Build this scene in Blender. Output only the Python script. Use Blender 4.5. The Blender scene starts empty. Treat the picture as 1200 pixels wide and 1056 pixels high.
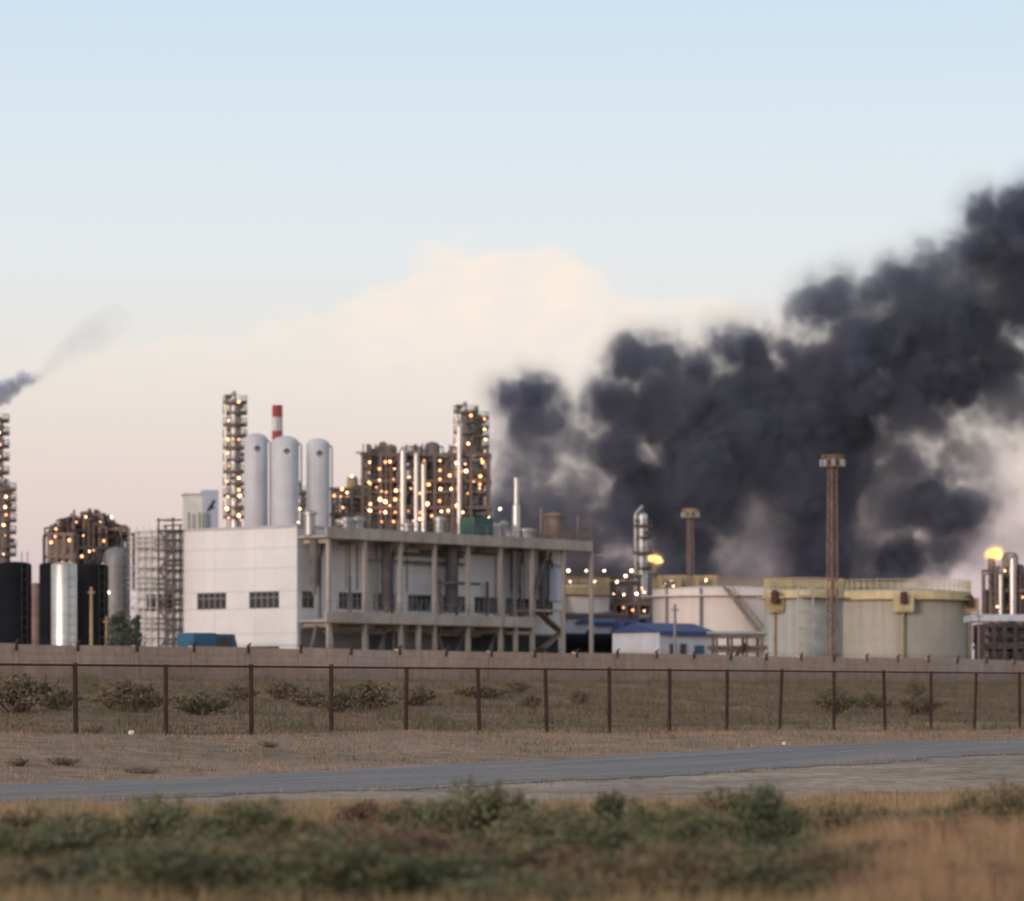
import bpy, math, random
import numpy as np
from mathutils import Vector, Matrix

# ------------------------------------------------------------------ camera, sky, sun, exposure
F, HZ, CZ = 4500.0, 826.0, 1.6          # focal length and horizon row (in the photo's 1200 px frame), eye height
S = bpy.context.scene
C = S.collection
cam = bpy.data.cameras.new('camera')
cam_o = bpy.data.objects.new('camera', cam)
C.objects.link(cam_o)
S.camera = cam_o
cam_o.location = (0, 0, CZ)
cam_o.rotation_euler = (math.radians(90), 0, 0)
cam.sensor_width = 36.0
cam.lens = F / 1200 * 36
cam.shift_y = (HZ - 528) / 1200
cam.clip_start, cam.clip_end = 0.5, 30000
cam.dof.use_dof = True
cam.dof.focus_distance = 94
cam.dof.aperture_fstop = 1.38

world = bpy.data.worlds.new('World')
S.world = world
world.use_nodes = True
SUN_EL, SUN_AZ = math.radians(10), math.radians(217)      # sun low behind the camera, to its left (compass from +Y)


def srgb(r, g, b):
    f = lambda c: c / 12.92 if c <= 0.04045 else ((c + 0.055) / 1.055) ** 2.4
    return (f(r / 255), f(g / 255), f(b / 255), 1)


def build_world():
    nt = world.node_tree
    N, L = nt.nodes, nt.links
    bg = N['Background']
    tc = N.new('ShaderNodeTexCoord')
    sep = N.new('ShaderNodeSeparateXYZ')
    L.new(tc.outputs['Generated'], sep.inputs[0])

    def math_(op, a, b=None, clamp=False):
        n = N.new('ShaderNodeMath')
        n.operation = op
        n.use_clamp = clamp
        for i, v in enumerate((a, b)):
            if v is None:
                continue
            if isinstance(v, (int, float)):
                n.inputs[i].default_value = v
            else:
                L.new(v, n.inputs[i])
        return n.outputs[0]

    def maprange(v, a, b, c=0.0, d=1.0):
        n = N.new('ShaderNodeMapRange')
        n.interpolation_type = 'SMOOTHSTEP'
        L.new(v, n.inputs[0])
        for i, q in enumerate((a, b, c, d)):
            n.inputs[i + 1].default_value = q
        return n.outputs[0]

    ramp = N.new('ShaderNodeValToRGB')
    L.new(sep.outputs['Z'], ramp.inputs[0])
    stops = [(0.0, (188, 170, 184)), (0.025, (212, 191, 197)), (0.047, (228, 207, 204)), (0.068, (233, 219, 211)),
             (0.092, (233, 229, 224)), (0.117, (230, 234, 236)), (0.148, (220, 232, 240)), (0.183, (206, 226, 242)),
             (0.35, (184, 196, 210)), (1.0, (172, 177, 188))]
    cr = ramp.color_ramp
    while len(cr.elements) < len(stops):
        cr.elements.new(0.5)
    for e, (p, c) in zip(cr.elements, stops):
        e.position = p
        e.color = srgb(*c)
    # clouds: flattened heaps low in the sky, lit peach by the afterglow
    az = math_('ARCTAN2', sep.outputs['X'], sep.outputs['Y'])
    cmb = N.new('ShaderNodeCombineXYZ')
    L.new(math_('ADD', math_('MULTIPLY', az, 30.0), 0.55), cmb.inputs[0])
    L.new(math_('MULTIPLY', sep.outputs['Z'], 52.0), cmb.inputs[1])
    nz = N.new('ShaderNodeTexNoise')
    nz.inputs['Scale'].default_value = 1.0
    nz.inputs['Detail'].default_value = 6.0
    nz.inputs['Roughness'].default_value = 0.55
    L.new(cmb.outputs[0], nz.inputs['Vector'])
    # height of the cloud tops over azimuth: low frequency noise plus one big heap
    def bell(c, w, p):
        q = math_('ABSOLUTE', math_('DIVIDE', math_('SUBTRACT', az, c), w))
        return math_('POWER', 2.718, math_('MULTIPLY', math_('POWER', q, p), -1.0))
    heap = bell(-0.007, 0.033, 6.0)
    wide = bell(0.006, 0.100, 2.0)
    top = math_('ADD', math_('MULTIPLY', heap, 0.012), math_('ADD', math_('MULTIPLY', wide, 0.017), 0.091))
    lump = math_('MULTIPLY', math_('SUBTRACT', nz.outputs[0], 0.5), 0.034)
    dist = math_('SUBTRACT', math_('ADD', top, lump), sep.outputs['Z'])
    edge = maprange(dist, 0.0, 0.006)
    fade = maprange(sep.outputs['Z'], 0.064, 0.110)
    nz2 = N.new('ShaderNodeTexNoise')
    nz2.inputs['Scale'].default_value = 2.6
    nz2.inputs['Detail'].default_value = 4.0
    L.new(cmb.outputs[0], nz2.inputs['Vector'])
    amt = math_('MULTIPLY', math_('MULTIPLY', edge, fade), maprange(nz2.outputs[0], 0.25, 0.75, 0.45, 1.0))
    amt = math_('MULTIPLY', amt, math_('ADD', 0.30, math_('ADD', math_('MULTIPLY', heap, 0.20), math_('MULTIPLY', wide, 0.50))))
    mix = N.new('ShaderNodeMix')
    mix.data_type = 'RGBA'
    L.new(amt, mix.inputs['Factor'])
    L.new(ramp.outputs[0], mix.inputs['A'])
    mix.inputs['B'].default_value = srgb(255, 237, 223)
    sky = N.new('ShaderNodeTexSky')
    sky.sky_type = 'NISHITA'
    sky.sun_disc = False
    sky.sun_elevation = SUN_EL
    sky.sun_rotation = SUN_AZ
    sc = N.new('ShaderNodeVectorMath')
    sc.operation = 'SCALE'
    L.new(sky.outputs[0], sc.inputs[0])
    sc.inputs['Scale'].default_value = 0.006
    add = N.new('ShaderNodeVectorMath')
    add.operation = 'ADD'
    L.new(mix.outputs['Result'], add.inputs[0])
    L.new(sc.outputs[0], add.inputs[1])
    L.new(add.outputs[0], bg.inputs[0])
    bg.inputs[1].default_value = 0.97


build_world()
sun = bpy.data.lights.new('sun', 'SUN')
sun.energy = 2.0
sun.angle = math.radians(18)
sun.color = (1.0, 0.83, 0.73)
sun_o = bpy.data.objects.new('sun', sun)
C.objects.link(sun_o)
sd = Vector((math.sin(SUN_AZ) * math.cos(SUN_EL), math.cos(SUN_AZ) * math.cos(SUN_EL), math.sin(SUN_EL)))
sun_o.rotation_euler = sd.to_track_quat('Z', 'Y').to_euler()
sun_o.location = sd * 500

S.view_settings.view_transform = 'Standard'
S.view_settings.look = 'None'
S.view_settings.exposure = 0.0
S.view_settings.gamma = 1.0
cy = S.cycles
cy.max_bounces = 6
cy.diffuse_bounces = 3
cy.glossy_bounces = 3
cy.transmission_bounces = 3
cy.volume_bounces = 1
cy.transparent_max_bounces = 8
cy.sample_clamp_indirect = 3.0
cy.sample_clamp_direct = 0.0
cy.caustics_reflective = False
cy.caustics_refractive = False
cy.use_denoising = True
cy.filter_width = 1.9


# ------------------------------------------------------------------ helpers
def PX(x, Z):
    return (x - 600) * Z / F


def PZ(y, Z):
    return CZ + (HZ - y) * Z / F


def smooth(a, b, t):
    t = np.clip((t - a) / (b - a), 0, 1)
    return t * t * (3 - 2 * t)


MATS = {}


def pmat(name, col, rough=0.8, metal=0.0, var=0.2, scale=0.6, streak=0.0, bump=0.0, tint=None, spec=0.3, fine=0.0):
    """a painted, metal or mineral surface: base colour with cloudy wear, optional vertical runs, fine grain and relief"""
    m = bpy.data.materials.new(name)
    m.use_nodes = True
    nt = m.node_tree
    N, L = nt.nodes, nt.links
    p = N['Principled BSDF']
    p.inputs['Roughness'].default_value = rough
    p.inputs['Metallic'].default_value = metal
    p.inputs['Specular IOR Level'].default_value = spec
    geo = N.new('ShaderNodeNewGeometry')
    n1 = N.new('ShaderNodeTexNoise')
    n1.inputs['Scale'].default_value = scale
    n1.inputs['Detail'].default_value = 5
    n1.inputs['Roughness'].default_value = 0.6
    L.new(geo.outputs['Position'], n1.inputs['Vector'])
    r = N.new('ShaderNodeMapRange')
    r.inputs[1].default_value, r.inputs[2].default_value = 0.3, 0.7
    L.new(n1.outputs[0], r.inputs[0])
    mx = N.new('ShaderNodeMix')
    mx.data_type = 'RGBA'
    t = tint or tuple(c * (1 - var) for c in col)
    mx.inputs['A'].default_value = (*[min(1, c * (1 + var * 0.5)) for c in col], 1)
    mx.inputs['B'].default_value = (*t, 1)
    L.new(r.outputs[0], mx.inputs['Factor'])
    out = mx.outputs['Result']
    if streak:
        mp = N.new('ShaderNodeMapping')
        mp.inputs['Scale'].default_value = (1.6, 1.6, 0.07)
        L.new(geo.outputs['Position'], mp.inputs[0])
        n2 = N.new('ShaderNodeTexNoise')
        n2.inputs['Scale'].default_value = 1.0
        n2.inputs['Detail'].default_value = 4
        L.new(mp.outputs[0], n2.inputs['Vector'])
        r2 = N.new('ShaderNodeMapRange')
        r2.inputs[1].default_value, r2.inputs[2].default_value = 0.5, 0.75
        r2.inputs[4].default_value = streak
        L.new(n2.outputs[0], r2.inputs[0])
        m2 = N.new('ShaderNodeMix')
        m2.data_type = 'RGBA'
        L.new(r2.outputs[0], m2.inputs['Factor'])
        L.new(out, m2.inputs['A'])
        m2.inputs['B'].default_value = (col[0] * 0.45, col[1] * 0.36, col[2] * 0.30, 1)
        out = m2.outputs['Result']
    if fine:
        n3 = N.new('ShaderNodeTexNoise')
        n3.inputs['Scale'].default_value = scale * 14
        n3.inputs['Detail'].default_value = 6
        L.new(geo.outputs['Position'], n3.inputs['Vector'])
        r3 = N.new('ShaderNodeMapRange')
        r3.inputs[1].default_value, r3.inputs[2].default_value = 0.3, 0.7
        r3.inputs[3].default_value, r3.inputs[4].default_value = 1 - fine, 1 + fine
        L.new(n3.outputs[0], r3.inputs[0])
        sc = N.new('ShaderNodeVectorMath')
        sc.operation = 'SCALE'
        L.new(out, sc.inputs[0])
        L.new(r3.outputs[0], sc.inputs['Scale'])
        out = sc.outputs[0]
        if bump:
            b = N.new('ShaderNodeBump')
            b.inputs['Strength'].default_value = bump
            b.inputs['Distance'].default_value = 0.05
            L.new(n3.outputs[0], b.inputs['Height'])
            L.new(b.outputs[0], p.inputs['Normal'])
    L.new(out, p.inputs['Base Color'])
    MATS[name] = m
    return m


def emit(name, col, strength):
    m = bpy.data.materials.new(name)
    m.use_nodes = True
    nt = m.node_tree
    nt.nodes.clear()
    o = nt.nodes.new('ShaderNodeOutputMaterial')
    e = nt.nodes.new('ShaderNodeEmission')
    e.inputs[0].default_value = (*col, 1)
    e.inputs[1].default_value = strength
    nt.links.new(e.outputs[0], o.inputs[0])
    MATS[name] = m
    return m


def leafmat(name, rough=0.75):
    """foliage and dry grass: colour of each leaf or blade from its own attribute"""
    m = bpy.data.materials.new(name)
    m.use_nodes = True
    nt = m.node_tree
    p = nt.nodes['Principled BSDF']
    a = nt.nodes.new('ShaderNodeAttribute')
    a.attribute_name = 'tint'
    nt.links.new(a.outputs['Color'], p.inputs['Base Color'])
    p.inputs['Roughness'].default_value = rough
    p.inputs['Specular IOR Level'].default_value = 0.15
    MATS[name] = m
    return m


M = MATS
pmat('white_panel', (0.77, 0.735, 0.72), 0.7, var=0.10, scale=0.22, streak=0.08, fine=0.03)
pmat('coping', (0.50, 0.47, 0.46), 0.7, var=0.15)
pmat('hall_core', (0.20, 0.19, 0.19), 0.9)
pmat('concrete', (0.47, 0.41, 0.355), 0.9, var=0.22, scale=0.35, streak=0.45, fine=0.10)
pmat('wall_concrete', (0.57, 0.405, 0.31), 0.95, var=0.20, scale=0.16, streak=0.30, fine=0.13, bump=0.4)
pmat('wall_concrete_pale', (0.56, 0.43, 0.36), 0.95, var=0.18, scale=0.2, streak=0.25, fine=0.12, bump=0.4)
pmat('rust', (0.095, 0.048, 0.036), 0.85, var=0.35, scale=2.5, fine=0.2)
pmat('dark_iron', (0.045, 0.04, 0.04), 0.7, var=0.3)
pmat('brown_steel', (0.26, 0.185, 0.15), 0.7, var=0.3, scale=0.8)
pmat('mast_steel', (0.27, 0.175, 0.145), 0.7, var=0.35, scale=0.5)
pmat('mast_head', (0.26, 0.15, 0.09), 0.7, var=0.3)
pmat('furnace_steel', (0.068, 0.055, 0.055), 0.75, var=0.5, scale=0.9)
pmat('scaffold_steel', (0.115, 0.098, 0.095), 0.7, var=0.3, scale=0.8)
pmat('grey_steel', (0.24, 0.23, 0.23), 0.6, metal=0.3, var=0.25)
pmat('dark_steel', (0.185, 0.140, 0.118), 0.65, metal=0.2, var=0.35, scale=0.8)
pmat('silver', (0.66, 0.60, 0.54), 0.42, metal=1.0, var=0.16, scale=0.5, streak=0.12)
pmat('cladding', (0.50, 0.47, 0.45), 0.45, metal=0.75, var=0.25, scale=0.5, streak=0.2)
pmat('black_tank', (0.012, 0.012, 0.016), 0.75, var=0.3, scale=0.4, streak=0.2, spec=0.08)
pmat('silo_white', (0.58, 0.575, 0.60), 0.6, var=0.14, scale=0.3, streak=0.28)
pmat('tank_white', (0.74, 0.645, 0.59), 0.6, var=0.08, scale=0.2, streak=0.18)
pmat('tank_grey', (0.41, 0.42, 0.395), 0.6, var=0.14, scale=0.25, streak=0.3)
pmat('tank_beige', (0.40, 0.365, 0.305), 0.6, var=0.14, scale=0.25, streak=0.3)
pmat('yellow', (0.58, 0.47, 0.27), 0.6, var=0.22, scale=0.8, streak=0.2)
pmat('ochre', (0.42, 0.31, 0.17), 0.7, var=0.3, scale=0.8)
pmat('red', (0.40, 0.045, 0.05), 0.6, var=0.2)
pmat('chimney_white', (0.66, 0.62, 0.61), 0.6, var=0.12)
pmat('blue', (0.038, 0.120, 0.205), 0.5, var=0.25)
pmat('roof_blue', (0.050, 0.075, 0.19), 0.6, var=0.25, streak=0.2)
pmat('pale_blue', (0.46, 0.49, 0.57), 0.6, var=0.12)
pmat('cream', (0.74, 0.70, 0.63), 0.7, var=0.12)
pmat('green_box', (0.060, 0.125, 0.105), 0.6, var=0.3)
pmat('duct', (0.185, 0.165, 0.155), 0.7, var=0.35, scale=0.5, streak=0.3)
pmat('shed_white', (0.55, 0.56, 0.60), 0.7, var=0.12, streak=0.2)
pmat('brown_roof', (0.12, 0.08, 0.075), 0.8, var=0.2)
pmat('rubber', (0.02, 0.02, 0.02), 0.9)
pmat('asphalt', (0.285, 0.255, 0.242), 0.97, var=0.35, scale=0.16, fine=0.22, bump=0.5, tint=(0.185, 0.170, 0.168), spec=0.1)
pmat('gravel', (0.37, 0.285, 0.218), 0.95, var=0.45, scale=0.22, fine=0.35, bump=0.6)
pmat('glass', (0.03, 0.032, 0.037), 0.12, var=0.5, scale=0.9, spec=0.6)
pmat('frame_paint', (0.30, 0.285, 0.28), 0.6)
pmat('bark', (0.09, 0.07, 0.055), 0.9, var=0.3, scale=3)
pmat('emblem_blue', (0.03, 0.04, 0.09), 0.6)
pmat('bay_shade_grey', (0.26, 0.24, 0.24), 0.8, var=0.3, scale=0.5, streak=0.4)  # three tones of shade for the ground-floor bays, set as base colour
pmat('bay_shade_dark', (0.11, 0.10, 0.105), 0.8, var=0.3, scale=0.5, streak=0.3)
pmat('bay_shade_black', (0.04, 0.038, 0.045), 0.8, var=0.3, scale=0.5)
emit('lamp_warm', (1.0, 0.54, 0.28), 11)
emit('lamp_dim', (1.0, 0.44, 0.19), 5)
emit('lamp_white', (1.0, 0.72, 0.50), 10)
leafmat('leaf')
leafmat('grass')


def ground_mat():
    m = pmat('soil', (0.315, 0.200, 0.134), 0.97, var=0.30, scale=0.10, fine=0.30, bump=0.7, tint=(0.205, 0.145, 0.090))
    return m


ground_mat()


def road_mat():
    m = bpy.data.materials.new('worn_asphalt')
    m.use_nodes = True
    nt = m.node_tree
    N, L = nt.nodes, nt.links
    p = N['Principled BSDF']
    p.inputs['Roughness'].default_value = 0.97
    p.inputs['Specular IOR Level'].default_value = 0.1
    geo = N.new('ShaderNodeNewGeometry')

    def noise(rot, scale, det):
        mp = N.new('ShaderNodeMapping')
        mp.vector_type = 'TEXTURE'
        mp.inputs['Rotation'].default_value = (0, 0, rot)
        mp.inputs['Scale'].default_value = scale
        L.new(geo.outputs['Position'], mp.inputs[0])
        n = N.new('ShaderNodeTexNoise')
        n.inputs['Scale'].default_value = 1.0
        n.inputs['Detail'].default_value = det
        n.inputs['Roughness'].default_value = 0.65
        L.new(mp.outputs[0], n.inputs['Vector'])
        return n.outputs[0]

    def step(v, a, b):
        q = N.new('ShaderNodeMapRange')
        q.inputs[1].default_value, q.inputs[2].default_value = a, b
        L.new(v, q.inputs[0])
        return q.outputs[0]

    def mix(f, a, b):
        q = N.new('ShaderNodeMix')
        q.data_type = 'RGBA'
        L.new(f, q.inputs['Factor'])
        for k, c in (('A', a), ('B', b)):
            if isinstance(c, tuple):
                q.inputs[k].default_value = (*c, 1)
            else:
                L.new(c, q.inputs[k])
        return q.outputs['Result']
    tracks = step(noise(math.radians(57.53), (14.0, 0.8, 1), 5), 0.38, 0.66)
    dust = step(noise(math.radians(57.53), (6.0, 1.6, 1), 6), 0.52, 0.68)
    grit = step(noise(0.0, (0.12, 0.12, 0.12), 3), 0.3, 0.7)
    c = mix(tracks, (0.205, 0.190, 0.190), (0.300, 0.272, 0.262))
    c = mix(dust, c, (0.340, 0.268, 0.210))
    g = mix(grit, (0.72, 0.72, 0.72), (1.25, 1.25, 1.25))
    mu = N.new('ShaderNodeVectorMath')
    mu.operation = 'MULTIPLY'
    L.new(c, mu.inputs[0])
    L.new(g, mu.inputs[1])
    L.new(mu.outputs[0], p.inputs['Base Color'])
    b = N.new('ShaderNodeBump')
    b.inputs['Strength'].default_value = 0.5
    b.inputs['Distance'].default_value = 0.03
    L.new(grit, b.inputs['Height'])
    L.new(b.outputs[0], p.inputs['Normal'])
    M['worn_asphalt'] = m


road_mat()


class MB:
    """collects primitives and links them as one mesh object"""

    def __init__(self):
        self.v, self.f, self.n = [], [], 0

    def add(self, vs, fs):
        self.v.extend([tuple(map(float, q)) for q in vs])
        self.f.extend([tuple(i + self.n for i in q) for q in fs])
        self.n += len(vs)
        return self

    def box(self, x0, x1, y0, y1, z0, z1):
        return self.add([(x0, y0, z0), (x1, y0, z0), (x1, y1, z0), (x0, y1, z0), (x0, y0, z1), (x1, y0, z1), (x1, y1, z1), (x0, y1, z1)],
                        [(0, 3, 2, 1), (4, 5, 6, 7), (0, 1, 5, 4), (1, 2, 6, 5), (2, 3, 7, 6), (3, 0, 4, 7)])

    def bar(self, p, q, w, h=None):
        h = h or w
        p, q = Vector(p), Vector(q)
        d = (q - p).normalized()
        up = Vector((0, 0, 1)) if abs(d.z) < 0.9 else Vector((1, 0, 0))
        a = d.cross(up).normalized() * w / 2
        b = a.cross(d).normalized() * h / 2
        vs = [p - a - b, p + a - b, p + a + b, p - a + b, q - a - b, q + a - b, q + a + b, q - a + b]
        return self.add(vs, [(0, 1, 2, 3), (7, 6, 5, 4), (0, 4, 5, 1), (1, 5, 6, 2), (2, 6, 7, 3), (3, 7, 4, 0)])

    def cyl(self, p, q, r0, r1=None, n=12, caps=True):
        r1 = r0 if r1 is None else r1
        p, q = Vector(p), Vector(q)
        d = (q - p).normalized()
        up = Vector((0, 0, 1)) if abs(d.z) < 0.9 else Vector((1, 0, 0))
        a = d.cross(up).normalized()
        b = d.cross(a).normalized()
        vs = []
        for c, r in ((p, r0), (q, r1)):
            for i in range(n):
                t = 2 * math.pi * i / n
                vs.append(c + (a * math.cos(t) + b * math.sin(t)) * r)
        fs = [(i, n + i, n + (i + 1) % n, (i + 1) % n) for i in range(n)]
        if caps:
            fs += [tuple(range(n)), tuple(range(2 * n - 1, n - 1, -1))]
        return self.add(vs, fs)

    def tube(self, pts, r, n=8):
        for p, q in zip(pts[:-1], pts[1:]):
            self.cyl(p, q, r, r, n)
        return self

    def lathe(self, prof, n=32, c=(0, 0), a0=0.0, a1=2 * math.pi):
        full = abs(a1 - a0 - 2 * math.pi) < 1e-6
        m = n if full else n + 1
        vs = []
        for r, z in prof:
            for i in range(m):
                t = a0 + (a1 - a0) * i / n
                vs.append((c[0] + max(r, 1e-4) * math.cos(t), c[1] + max(r, 1e-4) * math.sin(t), z))
        fs = []
        for k in range(len(prof) - 1):
            for i in range(n):
                j = (i + 1) % m
                fs.append((k * m + i, k * m + j, (k + 1) * m + j, (k + 1) * m + i))
        return self.add(vs, fs)

    def mesh(self, name, mat, sharp=40):
        me = bpy.data.meshes.new(name)
        me.from_pydata(self.v, [], self.f)
        me.materials.append(M[mat] if isinstance(mat, str) else mat)
        if sharp:
            me.polygons.foreach_set('use_smooth', [True] * len(me.polygons))
            me.set_sharp_from_angle(angle=math.radians(sharp))
        me.update()
        return me

    def build(self, name, mat, parent=None, sharp=40):
        return link(name, self.mesh(name, mat, sharp), parent)


def link(name, data, parent=None, loc=None):
    o = bpy.data.objects.new(name, data)
    C.objects.link(o)
    if parent is not None:
        o.parent = parent
    if loc is not None:
        o.location = loc
    return o


def tag(o, label=None, cat=None, group=None, kind=None):
    for k, v in (('label', label), ('category', cat), ('group', group), ('kind', kind)):
        if v:
            o[k] = v
    return o


def thing(name, label, cat, loc=(0, 0, 0), rz=0.0, group=None):
    o = bpy.data.objects.new(name, None)
    o.empty_display_size = 0.5
    C.objects.link(o)
    o.location = loc
    o.rotation_euler = (0, 0, rz)
    return tag(o, label, cat, group)


def sphere_mesh(name, r, mat, n=10):
    pr = [(r * math.sin(math.pi * k / 6), -r * math.cos(math.pi * k / 6)) for k in range(7)]
    return MB().lathe(pr, n).mesh(name, mat)


LAMP = {k: sphere_mesh('lamp', 0.25, k, 8) for k in ('lamp_warm', 'lamp_white', 'lamp_dim')}


LR = random.Random(77)


def lamp(parent, p, s=1.0, kind='lamp_warm'):
    if kind == 'lamp_warm' and LR.random() < 0.45:
        kind = 'lamp_dim'
    o = link('lamp', LAMP[kind], parent, p)
    s *= LR.choice((0.3, 0.38, 0.48, 0.58, 0.78))
    o.scale = (s, s, s)
    return o


rng = np.random.default_rng(7)
random.seed(11)

# ------------------------------------------------------------------ ground: rows run along the fence, which recedes to the right
TH = math.radians(57.53)
DU, DV = (math.cos(TH), math.sin(TH)), (-math.sin(TH), math.cos(TH))


def to_uv(X, Y):
    return X * DU[0] + Y * DU[1], X * DV[0] + Y * DV[1]


def to_xy(u, v):
    return u * DU[0] + v * DV[0], u * DU[1] + v * DV[1]


UF0, VF = to_uv(-512.19 * 100 / F, 100.0)        # fence: first post
UW0, VW = to_uv(-513.57 * 215 / F, 215.0)        # wall: first bracket
FSP, WSP = 3.8553, 215 * math.hypot(60.09 / F, 0.0209736)
V_ROAD0, V_ROAD1 = 40.3, 49.6
G = 3.2


def bumps(u, v):
    return (np.sin(u * 0.31 + 1.3) * np.sin(v * 0.27 + 0.4) + 0.6 * np.sin(u * 0.83 + v * 0.55) * np.sin(v * 0.91 - u * 0.2 + 2)
            + 0.35 * np.sin(u * 2.1 - v * 1.7) * np.sin(u * 1.3 + v * 2.3 + 1))


def wall_base(u):
    return np.interp(u, [UW0, UW0 + 125], [3.02, 3.38])


def ground_z(u, v):
    u, v = np.asarray(u, float), np.asarray(v, float)
    zr = 0.55 * smooth(56, 104, u)
    zf = 0.82 - 0.24 * np.clip((u - 78) / 58, -0.5, 1.3)
    zw = wall_base(u)
    b = bumps(u, v)
    z = zr + b * 0.05 * smooth(39.5, 36, v)
    z = np.where(v > 50, zr + (zf - zr) * smooth(50, 61.5, v) + b * 0.06 * smooth(50.5, 54, v), z)
    t = np.clip((v - 64) / (VW - 4 - 64), 0, 1)
    z = np.where(v > 64, zf + (zw - zf) * t ** 0.92 + b * 0.10 * smooth(64, 70, v) * smooth(VW - 3, VW - 12, v) + b * 0.06 * (v < 70) * smooth(70, 64, v), z)
    z = np.where(v > VW - 4, zw + (G - zw) * smooth(VW - 2, VW + 8, v), z)
    return z


def hit(x, y, lo=22.0, hi=330.0):
    """the point of the ground that shows at a place of the photograph"""
    Y = np.arange(lo, hi, 0.2)
    X = (x - 600) / F * Y
    zr = CZ + (HZ - y) / F * Y
    u, v = to_uv(X, Y)
    below = np.nonzero(zr <= ground_z(u, v))[0]
    i = below[0] if len(below) else len(Y) - 1
    return float(X[i]), float(Y[i]), float(ground_z(*to_uv(X[i], Y[i])))


def sheet(name, us, vs, mat, lift=0.0, keep=None):
    U, V = np.meshgrid(us, vs, indexing='ij')
    X, Y = to_xy(U, V)
    Zz = ground_z(U, V) + lift
    P = np.stack([X, Y, Zz], -1).reshape(-1, 3)
    nu, nv = len(us), len(vs)
    I = np.arange(nu * nv).reshape(nu, nv)
    Q = np.stack([I[:-1, :-1], I[1:, :-1], I[1:, 1:], I[:-1, 1:]], -1).reshape(-1, 4)
    if keep is not None:
        Q = Q[keep(0.25 * (U[:-1, :-1] + U[1:, :-1] + U[1:, 1:] + U[:-1, 1:]), 0.25 * (V[:-1, :-1] + V[1:, :-1] + V[1:, 1:] + V[:-1, 1:])).reshape(-1)]
    me = bpy.data.meshes.new(name)
    me.from_pydata(P.tolist(), [], Q.tolist())
    me.polygons.foreach_set('use_smooth', [True] * len(me.polygons))
    me.materials.append(M[mat])
    o = link(name, me)
    o['kind'] = 'structure'
    return o


us = np.concatenate([np.linspace(-6000, -60, 14), np.arange(-40, 330, 1.6), np.linspace(360, 9000, 16)])
vs = np.concatenate([np.linspace(-3000, -30, 8), np.arange(-10, 155, 1.0), np.linspace(160, 9000, 22)])
sheet('ground', us, vs, 'soil')
sheet('road', np.arange(-40, 330, 0.5), np.arange(39.9, 50.2, 0.2), 'worn_asphalt', 0.022,
      keep=lambda u, v: (v > V_ROAD0 + 0.35 * np.sin(u * 0.7) + 0.25 * np.sin(u * 2.3 + 1) + 0.15 * np.sin(u * 6.1)) & (v < V_ROAD1 + 0.2 * np.sin(u * 0.9 + 2) + 0.22 * np.sin(u * 2.9)))


def shoulder_edge(u):
    return 40.4 - 11.8 * smooth(40, 58, u) + 1.5 * np.sin(u * 0.35) + 0.9 * np.sin(u * 1.3) + 0.5 * np.sin(u * 3.7 + 1)


sheet('gravel_verge', np.arange(-40, 330, 0.5), np.arange(24, 42.2, 0.25), 'gravel', 0.01,
      keep=lambda u, v: v > shoulder_edge(u) + 0.3 * np.sin(u * 3.1 + v))


# ------------------------------------------------------------------ rusty fence along the road
def build_fence():
    x0, y0 = to_xy(UF0, VF)
    root = thing('wire_fence', 'rusty chain-link fence with thin posts and a top rail beyond the road', 'fence', (x0, y0, 0), TH)
    n0, n1 = -2, 18
    top = lambda u: CZ + 1.045 + 0.0033 * u
    post = MB().box(-0.046, 0.046, -0.045, 0.045, -2.25, 0.03).mesh('post', 'rust')
    L_ = FSP
    # one bay of diamond mesh, shared by all bays
    w = MB()
    hgt, pitch, r = 1.80, 0.085, 0.0022
    k = -int(hgt / pitch) - 1
    while k * pitch < L_:
        for s in (1, -1):
            a = k * pitch
            pts = []
            x_lo, x_hi = max(a, 0), min(a + hgt, L_)
            if x_hi - x_lo > 0.02:
                za, zb = x_lo - a, x_hi - a
                if s < 0:
                    za, zb = hgt - za, hgt - zb
                w.bar((x_lo, 0.02 * s * 0.2, za - hgt - 0.06), (x_hi, 0.02 * s * 0.2, zb - hgt - 0.06), r * 2)
        k += 1
    wire = w.mesh('wire_panel', 'rust', 0)
    rail = MB().cyl((0, 0, -0.01), (L_, 0, -0.01 + 0.0033 * L_), 0.032, n=8).mesh('rail', 'rust')
    for i in range(n0, n1):
        u = i * FSP
        link('post', post, root, (u, 0, top(u) + random.uniform(-0.02, 0.05))).rotation_euler = (random.uniform(-0.03, 0.03), random.uniform(-0.03, 0.03), 0)
        if i < n1 - 1:
            link('rail', rail, root, (u, 0, top(u)))
            link('wire_panel', wire, root, (u, 0, top(u)))


build_fence()


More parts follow.
